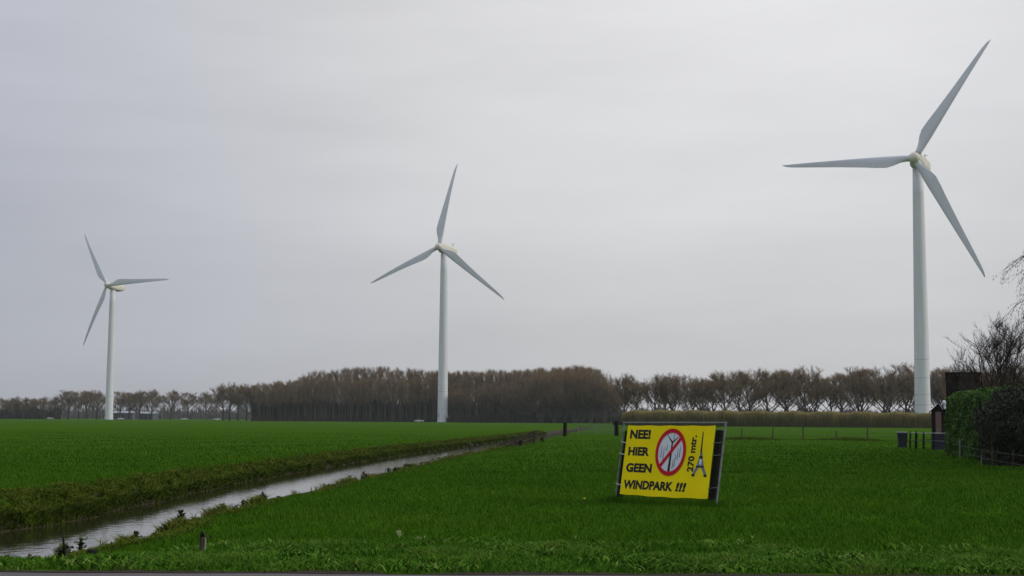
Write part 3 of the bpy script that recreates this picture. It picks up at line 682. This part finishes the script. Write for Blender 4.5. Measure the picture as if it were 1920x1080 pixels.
# ------------------------------------------------------------------ field gate, posts, fences
def post(name, x, y, h, r, m, label=None, cat=None, group=None, lean=(0, 0), parent=None, n=8):
    b = MB(); z0 = float(ground_z(x, y)) if parent is None else 0.0
    b.tube([(0, 0, -0.25), (lean[0] * .5, lean[1] * .5, h * .5), (lean[0], lean[1], h * .985), (lean[0], lean[1], h)], [r * 1.05, r, r * .97, r * .8], n)
    o = b.build(name, M[m], parent); o.location = (x, y, z0)
    return tag(o, label, cat, group)
post('gate_post', 5.54, 149.5, 1.42, 0.20, 'tarwood', 'thick black gate post beside the ditch', 'post', lean=(0.03, 0))
gx2 = at(1156, 152)[0]
post('gate_post', gx2, 152, 1.55, 0.22, 'tarwood', 'thick black gate post seen beside the yellow sign frame', 'post')
gt = empty('field_gate', (0, 0, 0), 0, 'low grey metal field gate before the wood end', 'gate')
ga, gb = Vector((at(1084, 166)[0], 166, 0)), Vector((at(1152, 163)[0], 163, 0))
for i, z in enumerate((0.25, 0.5, 0.75, 1.0)):
    MB().tube([ga + Vector((0, 0, z)), gb + Vector((0, 0, z))], 0.035 if i < 3 else 0.05).build('bar', M['steel'], gt)
for f in (0, 0.5, 1.0):
    q = ga.lerp(gb, f); MB().tube([q + Vector((0, 0, -0.1)), q + Vector((0, 0, 1.05))], 0.06).build('upright', M['steel'], gt)

wf = empty('wire_fence', (0, 0, 0), 0, 'thin wire fence on slim posts across the right field', 'fence')
fx = [at(p, 124.5)[0] for p in (1332, 1390, 1448, 1505, 1567, 1626, 1684)]
for i, x in enumerate(fx):
    z0 = float(ground_z(x, 124.5)); hh = (0.95, 1.0, 1.08, 1.15, 0.85, 1.12, 0.9)[i]; ln = rt.uniform(-.06, .06)
    MB().tube([(x, 124.5, z0 - .2), (x + ln, 124.5, z0 + hh)], [0.065, 0.055]).build('post', M['oldwood'], wf)
for z in (0.45, 0.85):
    MB().tube([(x, 124.43, float(ground_z(x, 124.5)) + z + 0.01 * (i % 2)) for i, x in enumerate(fx)], 0.008, 4).build('wire', M['steel'], wf)

# sloping timber fence running down into the ditch
sf = empty('ditch_fence', (1.66, 102, float(ground_z(1.66, 102))), 0, 'old brown timber fence sloping down into the ditch', 'fence')
MB().tube([(0, 0, -0.4), (0.0, 0, 0.95)], [0.10, 0.085], 8).build('post', M['oldwood'], sf)
MB().tube([(-1.3, 0, -0.9), (-1.32, 0, 0.36)], [0.09, 0.08], 8).build('post', M['oldwood'], sf)
MB().tube([(-2.6, 0, -1.0), (-2.6, 0, -0.15)], [0.09, 0.08], 8).build('post', M['oldwood'], sf)
for z0, z1, xl0 in ((0.90, -0.28, -2.95), (0.66, -0.42, -2.85), (0.40, -0.55, -2.75)):
    b = MB(); v = Vector((xl0, 0, z1 - z0)); ang = math.atan2(v.z, v.x)
    b.box(((xl0) / 2 + .05, -0.11, (z0 + z1) / 2), (v.length + .2, 0.05, 0.13), Matrix.Rotation(-ang + math.pi, 3, 'Y')); b.build('rail', M['oldwood'], sf)
b = MB(); b.tube([(-2.5, -0.15, -0.5), (-0.1, -0.15, 0.25)], 0.05); b.build('brace', M['oldwood'], sf)

# ------------------------------------------------------------------ protest banner on its frame
SG_L = Vector((2.278, 30.713, 0)); SG_A = R_(-50.5)
sg = empty('protest_sign', SG_L, 0, 'yellow protest banner reading NEE HIER GEEN WINDPARK on a metal frame', 'sign')
sg.rotation_euler = (R_(-10), 0, SG_A)
# local: x along the sign, z up its face, -y towards the viewer
fr = MB(); rt_ = 0.019
fr.tube([(-0.13, 0.03, -0.12), (-0.16, 0.03, 1.66)], rt_, 8).build('frame_post', M['steel'], sg)
MB().tube([(2.735, 0.03, -0.12), (2.745, 0.03, 1.675)], rt_, 8).build('frame_post', M['steel'], sg)
MB().tube([(-0.175, 0.03, 1.66), (2.765, 0.03, 1.675)], rt_, 8).build('top_rail', M['steel'], sg)
def board(x0, x1, z0, z1, y, d, name, m):
    MB().box(((x0 + x1) / 2, y, (z0 + z1) / 2), (x1 - x0, d, z1 - z0)).build(name, M[m], sg)
board(-0.105, 0.01, -0.15, 1.49, 0.075, 0.08, 'timber_post', 'tarwood')
board(2.50, 2.645, -0.15, 1.53, 0.075, 0.08, 'timber_post', 'tarwood')
for z in (0.35, 1.0, 1.25):
    MB().tube([(-0.15, 0.0, z), (0.03, -0.012, z - 0.03)], 0.009, 6).build('cable_tie', M['tie'], sg)
    MB().tube([(2.50, -0.012, z), (2.73, 0.0, z + 0.03)], 0.007, 6).build('cable_tie', M['steel'], sg)
bb = MB(); nx, nz_ = 26, 16; vs = []
def bulge(u, v): return 0.012 * math.sin(u * 9 + v * 3) * math.sin(v * 5) * math.sin(math.pi * u) * 0.0 
for j in range(nz_ + 1):
    for i in range(nx + 1):
        u, v = i / nx, j / nz_
        sag = -0.018 * math.sin(math.pi * u) * (1 - v) ** 3 - 0.006 * math.sin(u * 22) * (1 - v) ** 4 + 0.012 * abs(math.sin(u * math.pi * 4)) * v ** 6 * -1
        vs.append((0.005 + 2.505 * u, 0.0, 0.137 + 1.467 * v + sag + (0.012 * u)))
bb.add(vs, [(j * (nx + 1) + i, j * (nx + 1) + i + 1, (j + 1) * (nx + 1) + i + 1, (j + 1) * (nx + 1) + i) for j in range(nz_) for i in range(nx)])
nb = len(bb.v); bb.add([(v[0], 0.004, v[2]) for v in vs], [(j * (nx + 1) + i, (j + 1) * (nx + 1) + i, (j + 1) * (nx + 1) + i + 1, j * (nx + 1) + i + 1) for j in range(nz_) for i in range(nx)])
ban = bb.build('banner', M['yellow'], sg)
ban['label'] = 'yellow printed banner cloth'
PY = -0.003
def text_mesh(s, x0, x1, z0, hcap, m, rot=False, shear=0.0, off=0.012, name='lettering'):
    cu = bpy.data.curves.new(name, 'FONT'); cu.body = s; cu.offset = off; cu.fill_mode = 'BOTH'; cu.resolution_u = 3
    ob = bpy.data.objects.new(name, cu); col.objects.link(ob)
    dg = bpy.context.evaluated_depsgraph_get(); me = bpy.data.meshes.new_from_object(ob.evaluated_get(dg))
    bpy.data.objects.remove(ob); bpy.data.curves.remove(cu)
    n = len(me.vertices); c = np.empty(n * 3, np.float32); me.vertices.foreach_get('co', c); c = c.reshape(-1, 3)
    c[:, 0] += shear * c[:, 1]
    mn, mx = c.min(0), c.max(0)
    u = (c[:, 0] - mn[0]) / (mx[0] - mn[0]); v = (c[:, 1] - mn[1]) / (mx[1] - mn[1])
    o = np.zeros_like(c); o[:, 1] = PY
    if not rot: o[:, 0] = x0 + u * (x1 - x0); o[:, 2] = z0 + v * hcap
    else: o[:, 0] = x0 + (1 - v) * (x1 - x0); o[:, 2] = z0 + u * hcap
    me.vertices.foreach_set('co', o.ravel()); me.update(); me.materials.clear(); me.materials.append(M[m])
    ob = link(name, me, ban); return ob
text_mesh('NEE!', 0.105, 0.72, 1.312, 0.203, 'ink', off=0.05)
text_mesh('HIER', 0.11, 0.737, 0.958, 0.185, 'ink', off=0.05)
text_mesh('GEEN', 0.105, 0.867, 0.605, 0.195, 'ink', off=0.05)
text_mesh('WINDPARK', 0.09, 1.525, 0.252, 0.19, 'ink', shear=0.06, off=0.05)
text_mesh('!!!', 1.60, 1.90, 0.252, 0.19, 'ink', shear=0.16, off=0.05)
text_mesh('270 mtr.', 1.865, 2.045, 0.665, 0.745, 'ink', rot=True, off=0.04)
def ring_(rx, rz, rin, y, n=64):
    b = MB(); cx, cz = 1.355, 1.053
    o_ = [(cx + rx * math.cos(2 * math.pi * k / n), y, cz + rz * math.sin(2 * math.pi * k / n)) for k in range(n)]
    if rin is None: b.add(o_, [tuple(range(n))]); return b
    i_ = [(cx + rx * rin * math.cos(2 * math.pi * k / n), y, cz + rz * rin * math.sin(2 * math.pi * k / n)) for k in range(n)]
    b.add(o_ + i_, [(k, (k + 1) % n, n + (k + 1) % n, n + k) for k in range(n)]); return b
RX, RZ = 0.43, 0.49
ring_(RX * .86, RZ * .86, None, PY).build('prohibition_disc', M['bwhite'], ban)
def strip(pts, w, y):
    b = MB(); p0, p1 = Vector((pts[0][0], 0, pts[0][1])), Vector((pts[1][0], 0, pts[1][1])); d = (p1 - p0).normalized(); s = Vector((-d.z, 0, d.x)) * w / 2
    w2 = s * (pts[2] if len(pts) > 2 else 1)
    Yv = Vector((0, y, 0)); b.add([p0 - s + Yv, p0 + s + Yv, p1 + w2 + Yv, p1 - w2 + Yv], [(0, 3, 2, 1)]); return b
cx, cz = 1.355, 1.053
for p0, p1, wd, ta in (((cx + .0, cz - .40), (cx + .02, cz + .22), .07, .5), ((cx + .02, cz + .20), (cx - .15, cz + .37), .04, .3), ((cx + .02, cz + .20), (cx + .20, cz + .33), .04, .3), ((cx + .02, cz + .2), (cx + .03, cz - .02), .04, .3)):
    strip((p0, p1, ta), wd, PY * 2).build('turbine_drawing', M['ink'], ban)
for dx, z0, z1 in ((-.27, -.12, .12), (-.20, -.18, .1), (-.12, .02, .16), (.14, -.3, -.05), (.20, -.16, .08), (.26, -.1, .14), (.09, -.34, -.14), (.05, .26, .38)):
    strip(((cx + dx, cz + z0), (cx + dx + .01, cz + z1), .5), .026, PY * 2).build('small_turbine_drawing', M['bgrey'], ban)
strip(((cx - RX * .66, cz - RZ * .66), (cx + RX * .66, cz + RZ * .66)), .075, PY * 3).build('prohibition_bar', M['red'], ban)
ring_(RX, RZ, .82, PY * 3.5).build('prohibition_ring', M['red'], ban)
# lattice tower drawing
ex = 2.215
for p0, p1, wd, ta in (((ex - .012, .86), (ex - .018, 1.49), .038, .45),):
    strip((p0, p1, ta), wd * 1.5, PY).build('lattice_tower_drawing', M['ink'], ban)
b = MB(); prof = [(.60, .20, .13), (.68, .165, .085), (.75, .12, .03), (.80, .10, 0), (.90, .065, 0), (.98, .04, 0), (1.06, .028, 0)]
for sgn in (-1, 1):
    for i in range(len(prof) - 1):
        (z0, a0, b0), (z1, a1, b1) = prof[i], prof[i + 1]
        q = [(ex + sgn * b0, PY * 1.5, z0), (ex + sgn * a0, PY * 1.5, z0), (ex + sgn * a1, PY * 1.5, z1), (ex + sgn * b1, PY * 1.5, z1)]
        b.add(q, [(0, 1, 2, 3)])
b.build('lattice_tower_drawing', M['bgrey'], ban)
for q in ((ex - .165, .60), (ex + .165, .60)): strip(((q[0] - .04, q[1]), (q[0] + .04, q[1])), .05, PY * 2).build('lattice_tower_drawing', M['ink'], ban)
strip(((ex - .05, .965), (ex + .05, .965)), .05, PY * 2).build('lattice_tower_drawing', M['ink'], ban)
strip(((ex - .11, .775), (ex + .11, .775)), .03, PY * 2).build('lattice_tower_drawing', M['ink'], ban)
strip(((ex, .82), (ex, .93)), .06, PY * 2).build('lattice_tower_drawing', M['bwhite'], ban)

# ------------------------------------------------------------------ garden edge on the right
def leaf_cloud(n, sampler, lw, seed, zmin=0.02):
    r = np.random.default_rng(seed); P, nrm = sampler(n, r)
    a = r.normal(0, 1, (n, 3)) + nrm * 0.8; a /= np.linalg.norm(a, axis=1)[:, None]
    b_ = np.cross(a, r.normal(0, 1, (n, 3))); b_ /= np.linalg.norm(b_, axis=1)[:, None]; c_ = np.cross(a, b_)
    l = lw * r.uniform(0.6, 1.3, n)[:, None]
    P[:, 2] = np.maximum(P[:, 2], zmin)
    V = np.stack([P - b_ * l, P + c_ * l * .5, P + b_ * l, P - c_ * l * .5], 1).reshape(-1, 3)
    return V, np.arange(4 * n).reshape(n, 4), np.repeat(r.uniform(0, 1, n), 4)
def slab_sampler(A, B, thick, h, wob, jit):
    A, B = np.array(A, float), np.array(B, float); dv = B - A; L = np.linalg.norm(dv); dv /= L; nv = np.array([dv[1], -dv[0]])
    def f(n, r):
        which = r.uniform(0, 1, n); u = r.uniform(0, L, n); v = r.uniform(-thick / 2, thick / 2, n); z = h * r.uniform(0, 1, n)
        side = which < 0.62; top = (which >= 0.62) & (which < 0.84); end = which >= 0.84
        sg_ = np.where(r.uniform(0, 1, n) < 0.5, -1.0, 1.0)
        v = np.where(side, sg_ * thick / 2, v); u = np.where(end, np.where(sg_ < 0, 0, L), u)
        # rounded shoulder
        sh = np.interp(np.abs(v), [0, thick * .32, thick / 2], [0, 0.05, 0.28]); eh = np.interp(np.minimum(u, L - u), [0, 0.6], [0.35, 0])
        ht = h - sh - eh + wob * (np.sin(u * 1.1) + 0.6 * np.sin(u * 2.7 + 1))
        z = np.where(top, ht, z / h * ht)
        dep = np.abs(r.normal(0, jit, n))
        nrm2 = np.where(side[:, None], nv * sg_[:, None], np.where(end[:, None], dv * sg_[:, None], 0)); nz2 = np.where(top, 1.0, 0.15)
        bul = wob * (np.sin(u * 2.1 + z * 1.7) + np.sin(u * 4.3 - z * 2.9))
        xy = A + u[:, None] * dv + v[:, None] * nv + nrm2 * (bul - dep)[:, None]
        return np.stack([xy[:, 0], xy[:, 1], z - np.where(top, dep, 0)], -1), np.stack([nrm2[:, 0], nrm2[:, 1], nz2], -1)
    return f
hd = empty('clipped_hedge', (22, 67, 0), 0, 'tall clipped green hedge in front of the black shed', 'hedge')
V, T, ti = leaf_cloud(52000, slab_sampler((22.6 - 22, 72 - 67), (20.9 - 22, 58 - 67), 1.9, 3.12, 0.08, 0.10), 0.065, 3)
link('foliage', np_mesh('foliage', V, T, M['leaf'], ti), hd)
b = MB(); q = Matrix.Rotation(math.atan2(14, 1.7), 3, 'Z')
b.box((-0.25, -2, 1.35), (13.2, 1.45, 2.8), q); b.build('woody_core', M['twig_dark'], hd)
def blob_sampler(c, rad, k):
    def f(n, r):
        d = r.normal(0, 1, (n, 3)); d /= np.linalg.norm(d, axis=1)[:, None]
        rr2 = 1 + 0.14 * np.sin(d[:, 0] * 5 + k) * np.sin(d[:, 2] * 6 + k) + 0.10 * np.sin(d[:, 1] * 11 + d[:, 2] * 9 + k)
        rr2 = rr2 * (1 - np.abs(r.normal(0, 0.10, n)))
        return np.array(c) + d * rr2[:, None] * np.array(rad), d
    return f
def shrub(name, x, y, blobs, n, m, label, seed, lw=0.06):
    o = empty(name, (x, y, 0), 0, label, 'shrub'); Vs, Ts, tis, c = [], [], [], 0
    for i, (bc, br) in enumerate(blobs):
        V, T, ti = leaf_cloud(n, blob_sampler(bc, br, i + seed), lw, seed + i); Vs.append(V); Ts.append(T + c); tis.append(ti); c += len(V)
    link('foliage', np_mesh('foliage', np.concatenate(Vs), np.concatenate(Ts), M[m], np.concatenate(tis)), o)
    b = MB(); rr4 = random.Random(seed)
    for i in range(7):
        bc, br = blobs[i % len(blobs)]; b.tube([(bc[0] * .5, bc[1] * .5, -0.1), (bc[0] * .8, bc[1] * .8, bc[2] * .6), (bc[0] + rr4.uniform(-.5, .5), bc[1] + rr4.uniform(-.5, .5), bc[2] + br[2] * .7)], [0.06, 0.045, 0.015], 5)
    b.build('stems', M['twig_dark'], o)
    return o
shrub('evergreen_shrub', 19.6, 55.5, [((0, 0.5, 1.3), (1.5, 2.2, 1.6)), ((0.6, -2.0, 1.2), (1.5, 2.0, 1.5)), ((1.0, 2.6, 1.5), (1.3, 2.0, 1.6)), ((1.6, -0.2, 1.7), (1.4, 2.6, 1.5))], 12000, 'leaf_dark', 'near black evergreen shrub against the tall clipped hedge', 40)
shrub('evergreen_shrub', 19.5, 49, [((0, 0, 1.0), (1.3, 2.2, 1.2)), ((1.0, 1.6, 1.5), (1.3, 2.0, 1.5)), ((1.2, -1.6, 1.3), (1.4, 2.0, 1.5))], 10000, 'leaf_dark', 'near black evergreen shrub behind the pale wire stakes', 60)

# black flat-topped timber shed behind the hedge
bx0, bx1, bd, bz = at(1776, 80)[0], at(1838, 80)[0], 80.0, at(1806, 80, 698)[1]
bs = empty('timber_shed', ((bx0 + bx1) / 2 + 1.13 * math.sin(.30), bd + 1.13 * math.cos(.30), 0), -0.30, 'black flat topped timber shed rising above the clipped hedge', 'shed')
W = bx1 - bx0
MB().box((0, 0, bz / 2 - .1), (W - .08, 2.2, bz - .2)).build('wall', M['shed'], bs)
for i in range(9): MB().box((-W / 2 + W * (i + .5) / 9, -1.13, bz / 2 - .06), (W / 9 - .02, .04, bz - .12)).build('board', M['shed'], bs)
MB().box((0, 0, bz - .03), (W + .04, 2.36, .07)).build('roof', M['shed'], bs)
# narrow gabled hut at the field corner
hx0, hx1, hdist = at(1744, 88)[0], at(1776, 88)[0], 88.0
ht = empty('garden_hut', ((hx0 + hx1) / 2 + .24, hdist + .8, 0), -0.29, 'narrow dark garden hut with pinkish door and gabled roof', 'shed')
W = hx1 - hx0; hz = at(1760, 88, 757)[1]; ez = hz - .38
MB().box((0, 0, ez / 2), (W * .82, 1.4, ez)).build('wall', M['shed'], ht)
g_ = MB(); vs = [(-W * .41, -.7, ez), (W * .41, -.7, ez), (0, -.7, hz - .06), (-W * .41, .7, ez), (W * .41, .7, ez), (0, .7, hz - .06)]
g_.add(vs, [(0, 1, 2), (5, 4, 3), (0, 3, 4, 1)]); g_.build('gable', M['shed'], ht)
for s in (-1, 1):
    r_ = MB(); e = W * .55
    r_.add([(0, -.85, hz), (s * e, -.85, ez - .12), (s * e, .85, ez - .12), (0, .85, hz), (0, -.85, hz - .07), (s * e, -.85, ez - .19), (s * e, .85, ez - .19), (0, .85, hz - .07)],
           [(0, 1, 2, 3), (4, 7, 6, 5), (0, 4, 5, 1), (1, 5, 6, 2), (2, 6, 7, 3)]); r_.build('roof_slope', M['tarwood'], ht)
MB().box((-.02, -.73, ez * .5 + .22), (W * .32, .05, ez * .72)).build('door', M['pink'], ht)
bgm = MB(); bgm.add([(0, -.88, hz + .02), (.05, -.88, hz + .03), (.30, -.88, hz - .33), (.24, -.88, hz - .36), (0, -.86, hz + .02), (.05, -.86, hz + .03), (.30, -.86, hz - .33), (.24, -.86, hz - .36)], [(0, 3, 2, 1), (4, 5, 6, 7), (0, 1, 5, 4), (1, 2, 6, 5), (2, 3, 7, 6), (3, 0, 4, 7)]); bgm.build('barge_board', M['palewood'], ht)
v_ = MB(); v_.tube([(.34, .1, hz - .35), (.34, .1, hz + .02)], .05, 8); v_.tube([(.34, .1, hz + .02), (.36, .1, hz + .14), (.40, .1, hz + .2)], [.13, .13, .06], 8); v_.build('vent_cowl', M['bwhite'], ht)
MB().box((-.05, -.95, .45), (W * .78, .3, .95)).build('plinth_panel', M['blueplastic'], ht)

# dark bin and posts with rail at the field corner
bn = empty('rubbish_bin', (at(1691, 94)[0], 94, float(ground_z(at(1691, 94)[0], 94))), -0.2, 'dark blue boxy bin standing at the end of the garden fence', 'bin')
b = MB(); b.loft([[Vector((sx * w, sy * dd, z)) for sx, sy in ((-1, -1), (1, -1), (1, 1), (-1, 1))] for z, w, dd in ((.05, .25, .26), (.9, .31, .34), (.97, .33, .36))]); b.build('body', M['blueplastic'], bn)
b = MB(); b.loft([[Vector((sx * w, sy * dd, z)) for sx, sy in ((-1, -1), (1, -1), (1, 1), (-1, 1))] for z, w, dd in ((.975, .34, .37), (1.02, .34, .37), (1.06, .27, .30))]); b.build('lid', M['steel'], bn)
for s in (-1, 1): MB().tube([(s * .22, .30, .12), (s * .29, .30, .12)], .12, 10).build('wheel', M['rubber'], bn)
gf = empty('garden_fence', (0, 0, 0), 0, 'dark garden fence posts joined by a thin pale rail beside the bin', 'fence')
gps = [(1706, 92, .055), (1717, 90, .085), (1731, 88.5, .065), (1786, 79, .06), (1750, 85.5, .06)]
for p, d, r in gps:
    x = at(p, d)[0]; z0 = float(ground_z(x, d)); MB().tube([(x - .03, d, z0 - .2), (x + .02, d, z0 + 1.08)], [r, r * .9]).build('post', M['tarwood'], gf)
for z, r in ((1.0, .03), (.55, .012)):
    MB().tube([(at(p, d)[0], d - .08, float(ground_z(at(p, d)[0], d)) + z) for p, d, _ in (gps[0], gps[1], gps[2], gps[4], gps[3])], r, 5).build('rail' if r > .02 else 'wire', M['palewood' if r > .02 else 'steel'], gf)
sw = empty('stake_fence', (0, 0, 0), 0, 'low wire fence on thin pale stakes before the dark shrubs', 'fence')
sp = [(1770, 77.5), (1798, 67), (1838, 57), (1858, 53.5), (1897, 48), (1940, 43)]
for i, (p, d) in enumerate(sp):
    x = at(p, d)[0]; z0 = float(ground_z(x, d)); MB().tube([(x, d, z0 - .2), (x + .02, d, z0 + (.95, .9, .85, .8, .75, .8)[i])], .022 if i != 0 else .03, 6).build('stake', M['palewood' if i in (1, 2) else 'oldwood'], sw)
for z in (.3, .6):
    MB().tube([(at(p, d)[0], d - .03, float(ground_z(at(p, d)[0], d)) + z) for p, d in sp], .003, 4).build('wire', M['steel'], sw)

# bare garden trees at the right edge
gard = dict(form='stems', limbs=7, el=(R_(52), R_(80)), trop=0.3, apical=0.9, spread=0.8, levels=3, kids=(6, 5, 3, 0), girth=0.022)
p1 = tree_proto('garden_tree', 500, 6.9, 0, 3, gard, 0.016, 3, 0.40, 'twig_dark', 'twig_dark')
put_tree('garden_tree', p1, at(1905, 73)[0], 73, 0.6, 1.12, 1.0, 'dark bare many stemmed tree behind the hedge and shrubs', None)
p2 = tree_proto('garden_tree', 501, 5.4, 0, 3, gard, 0.02, 3, 0.42, 'bark', 'twig')
put_tree('garden_tree', p2, at(1868, 92)[0], 92, 2.0, 1.0, 1.0, 'lower brown bare tree beside the black shed', None)
# weeping birch whose outer branches reach into the view
rb = random.Random(77); wood = MB(); tw = []
bxp, bdp = at(2090, 52)[0], 52.0
wood.tube([(0, 0, -.3), (.1, 0, 4), (0, .1, 8), (.1, 0, 11)], [.2, .15, .09, .03], 8, False)
for i in range(44):
    a = rb.uniform(0, 6.283); h0 = rb.uniform(4.5, 10); L = rb.uniform(1.8, 3.4) * (1.15 - .5 * (h0 - 4.5) / 5.5)
    if i < 9: a = math.pi + rb.uniform(-.45, .45); h0 = rb.uniform(5.6, 7.6); L = rb.uniform(2.7, 3.5)
    p = Vector((0, 0, h0)); d = Vector((math.cos(a) * .8, math.sin(a) * .8, .75)); pts = [p]
    for k in range(7):
        d = (d + Vector((rb.uniform(-.15, .15), rb.uniform(-.15, .15), -.23))).normalized(); p = p + d * L / 6; pts.append(p)
        if k > 1:
            for _ in range(5):
                q = p + Vector((rb.uniform(-.1, .1),) * 3); dd = Vector((math.cos(a) * rb.uniform(-.2, .9) + rb.uniform(-.5, .5), math.sin(a) * .5 + rb.uniform(-.5, .5), rb.uniform(-.9, .25))).normalized()
                for _s in range(4):
                    dd = (dd + Vector((rb.uniform(-.3, .3), rb.uniform(-.3, .3), -.35))).normalized(); e = q + dd * .16
                    s = dd.cross(Vector((rb.uniform(-1, 1), rb.uniform(-1, 1), .2))).normalized() * .008
                    tw += [(q - s, q + s, e)]
                    if rb.random() < .75: tw += [(e - s * 1.6, e + s * 1.6, e + Vector((rb.uniform(-.09, .09), rb.uniform(-.09, .09), -.09)))]
                    q = e
    wood.tube(pts, [.05 - .006 * k for k in range(8)], 4, False)
V = np.array([p[:] for tri in tw for p in tri])
o = empty('weeping_birch', (bxp, bdp, 0), 0, 'weeping birch with fine drooping bare twigs against the sky', 'tree')
wood.build('trunk', M['twig_dark'], o); link('crown', np_mesh('crown', V, np.arange(len(V)).reshape(-1, 3), M['twig_dark'], np.repeat(rng.uniform(0, 1, len(V) // 3), 3)), o)

# ------------------------------------------------------------------ weeds and small things by the ditch and verge
def weed_proto(seed, nl, l, m, stalk):
    r = random.Random(seed); b = MB(); st = MB()
    if stalk: st.tube([(0, 0, -.05), (r.uniform(-.03, .03), r.uniform(-.03, .03), stalk)], [.006, .003], 5)
    for i in range(nl):
        a = r.uniform(0, 6.283); el = r.uniform(.5, 1.45); L = l * r.uniform(.6, 1.2); w = L * r.uniform(.16, .26); z0 = r.uniform(0, stalk * .95) if stalk else 0.0
        d = Vector((math.cos(a), math.sin(a), 0)); s = Vector((-d.y, d.x, 0)); pts = []
        for f, wf in ((0, .15), (.3, .8), (.62, 1.0), (.88, .55), (1, .05)):
            c = d * (L * f * math.cos(el)) + Vector((0, 0, z0 + L * f * math.sin(el) - .45 * L * f * f)); tw_ = r.uniform(-.02, .02)
            pts.append((c - s * w * wf + Vector((0, 0, tw_)), c + Vector((0, 0, -.15 * w * wf)), c + s * w * wf - Vector((0, 0, tw_))))
        vs = [p for q in pts for p in q]; b.add(vs, [(3 * k + j, 3 * k + j + 1, 3 * k + j + 4, 3 * k + j + 3) for k in range(4) for j in (0, 1)])
    return b, st, m
def weed(name, seed, x, y, nl, l, m, stalk, label, cat, group=None, z=None):
    b, st, m = weed_proto(seed, nl, l, m, stalk); o = empty(name, (x, y, float(ground_z(x, y)) if z is None else z), 0, label, cat, group)
    b.build('foliage', M[m], o, True)
    if stalk: st.build('stalk', M['twig_dark'], o)
    return o
rw = random.Random(9)
yy = 20.2
i = 0
while yy < 72:
    tall = rw.random() < 0.5
    weed('dock_plant', 700 + i, float(xr_(yy)) + rw.uniform(-.02, .4), yy, rw.randint(26, 38) if tall else rw.randint(14, 24), rw.uniform(.12, .19), rw.choice(('dock', 'dock', 'dock_brown')), rw.uniform(.12, .26) if tall else 0.0,
         'ragged leafy dock growing at the water edge of the ditch', 'plant', 'docks along the near bank of the ditch')
    yy += rw.uniform(.25, 1.0) * (yy / 22) ** 1.2 * (2.2 if 24 < yy < 26.5 else 1.0); i += 1
weed('dock_plant', 760, float(xr_(88)) - .3, 86, 16, .35, 'dock_brown', .75, 'tall dark dead dock standing in the far ditch water', 'plant')
weed('dock_plant', 761, float(xr_(83)) + .1, 83, 10, .25, 'dock_brown', .4, 'low dark dead dock near the far ditch water', 'plant')
weed('dock_plant', 762, at(975, 97)[0], 97, 18, .5, 'twig_dark', .3, 'dark weed clump under the sloping ditch fence', 'plant')
weed('dock_plant', 763, at(1017, 104)[0], 104, 18, .5, 'dock_brown', .3, 'dark weed clump just past the sloping ditch fence', 'plant')
# short post wrapped in dark leaves, leaning stake, dark stump
st_ = empty('post_stump', (at(384, 18.4)[0], 18.4, float(ground_z(at(384, 18.4)[0], 18.4))), 0, 'short brown post stump with dark leaves on its top', 'post')
MB().tube([(0, 0, -.1), (.005, 0, .2), (.0, 0, .23)], [.035, .032, .026], 9).build('stump', M['oldwood'], st_)
b, s2, m = weed_proto(801, 12, .13, 'dock', .05); b.v = [(v[0], v[1], v[2] + .2) for v in b.v]; lv = b.build('foliage', M['twig_dark'], st_, True)
MB().tube([(.045, -.02, -.05), (.05, -.02, .22)], .008, 6).build('dead_stalk', M['palewood'], st_)
sx = at(133, 18.6)[0]
post('stake', sx, 18.6, .34, .013, 'tarwood', 'thin dark stake leaning over the water by the verge', 'stake', lean=(-.05, 0))
sx = at(181, 19.2)[0]
b = MB(); b.tube([(0, 0, -.2), (0, 0, .1), (0, 0, .13)], [.075, .08, .06], 10)
o = b.build('cut_stump', M['tarwood']); o.location = (sx, 19.2, float(ground_z(sx, 19.2)) + .05); tag(o, 'small black cut stump at the water edge by the verge', 'stump')
for i, (px, d, L) in enumerate(((750, 19.6, .17), (792, 19.2, .09), (1080, 19.5, .08), (1410, 19.9, .09), (1385, 19.2, .07))):
    x = at(px, d)[0]; lb = ('long pale leaf lying on the verge grass', 'small rounded pale leaf beside the long pale leaf', 'small pale flower head standing on the verge', 'pale flower head on the verge below the yellow sign', 'tiny pale leaf near the pale flower head')[i]
    weed('pale_leaf', 820 + i, x, d, 2 if i == 0 else 3, L, 'pale_leaf', 0, lb, 'leaf', z=float(ground_z(x, d)) + .09)
x = at(1095, 29.8)[0]; o = empty('dandelion', (x, 29.8, float(ground_z(x, 29.8))), 0, 'single yellow dandelion in the grass before the yellow sign', 'flower')
MB().tube([(0, 0, -.02), (.01, 0, .12)], .004, 5).build('stalk', M['dock'], o)
b = MB(); b.tube([(.01, 0, .115), (.01, 0, .13), (.01, 0, .14)], [.012, .032, .02], 10); b.build('flower_head', M['flower'], o)

# ------------------------------------------------------------------ air
hz_ = bpy.data.materials.new('haze'); hz_.use_nodes = True
t = hz_.node_tree; t.nodes.clear(); ho = t.nodes.new('ShaderNodeOutputMaterial'); pv = t.nodes.new('ShaderNodeVolumePrincipled')
pv.inputs['Color'].default_value = (0.93, 0.96, 1.0, 1); pv.inputs['Density'].default_value = 0.00008; pv.inputs['Anisotropy'].default_value = 0.2
t.links.new(pv.outputs[0], ho.inputs['Volume'])
b = MB(); b.box((0, 1220, 64.5), (3960, 2580, 133)); hb = b.build('haze', hz_)
tag(hb, 'thin even haze in the air', 'haze', kind='stuff')
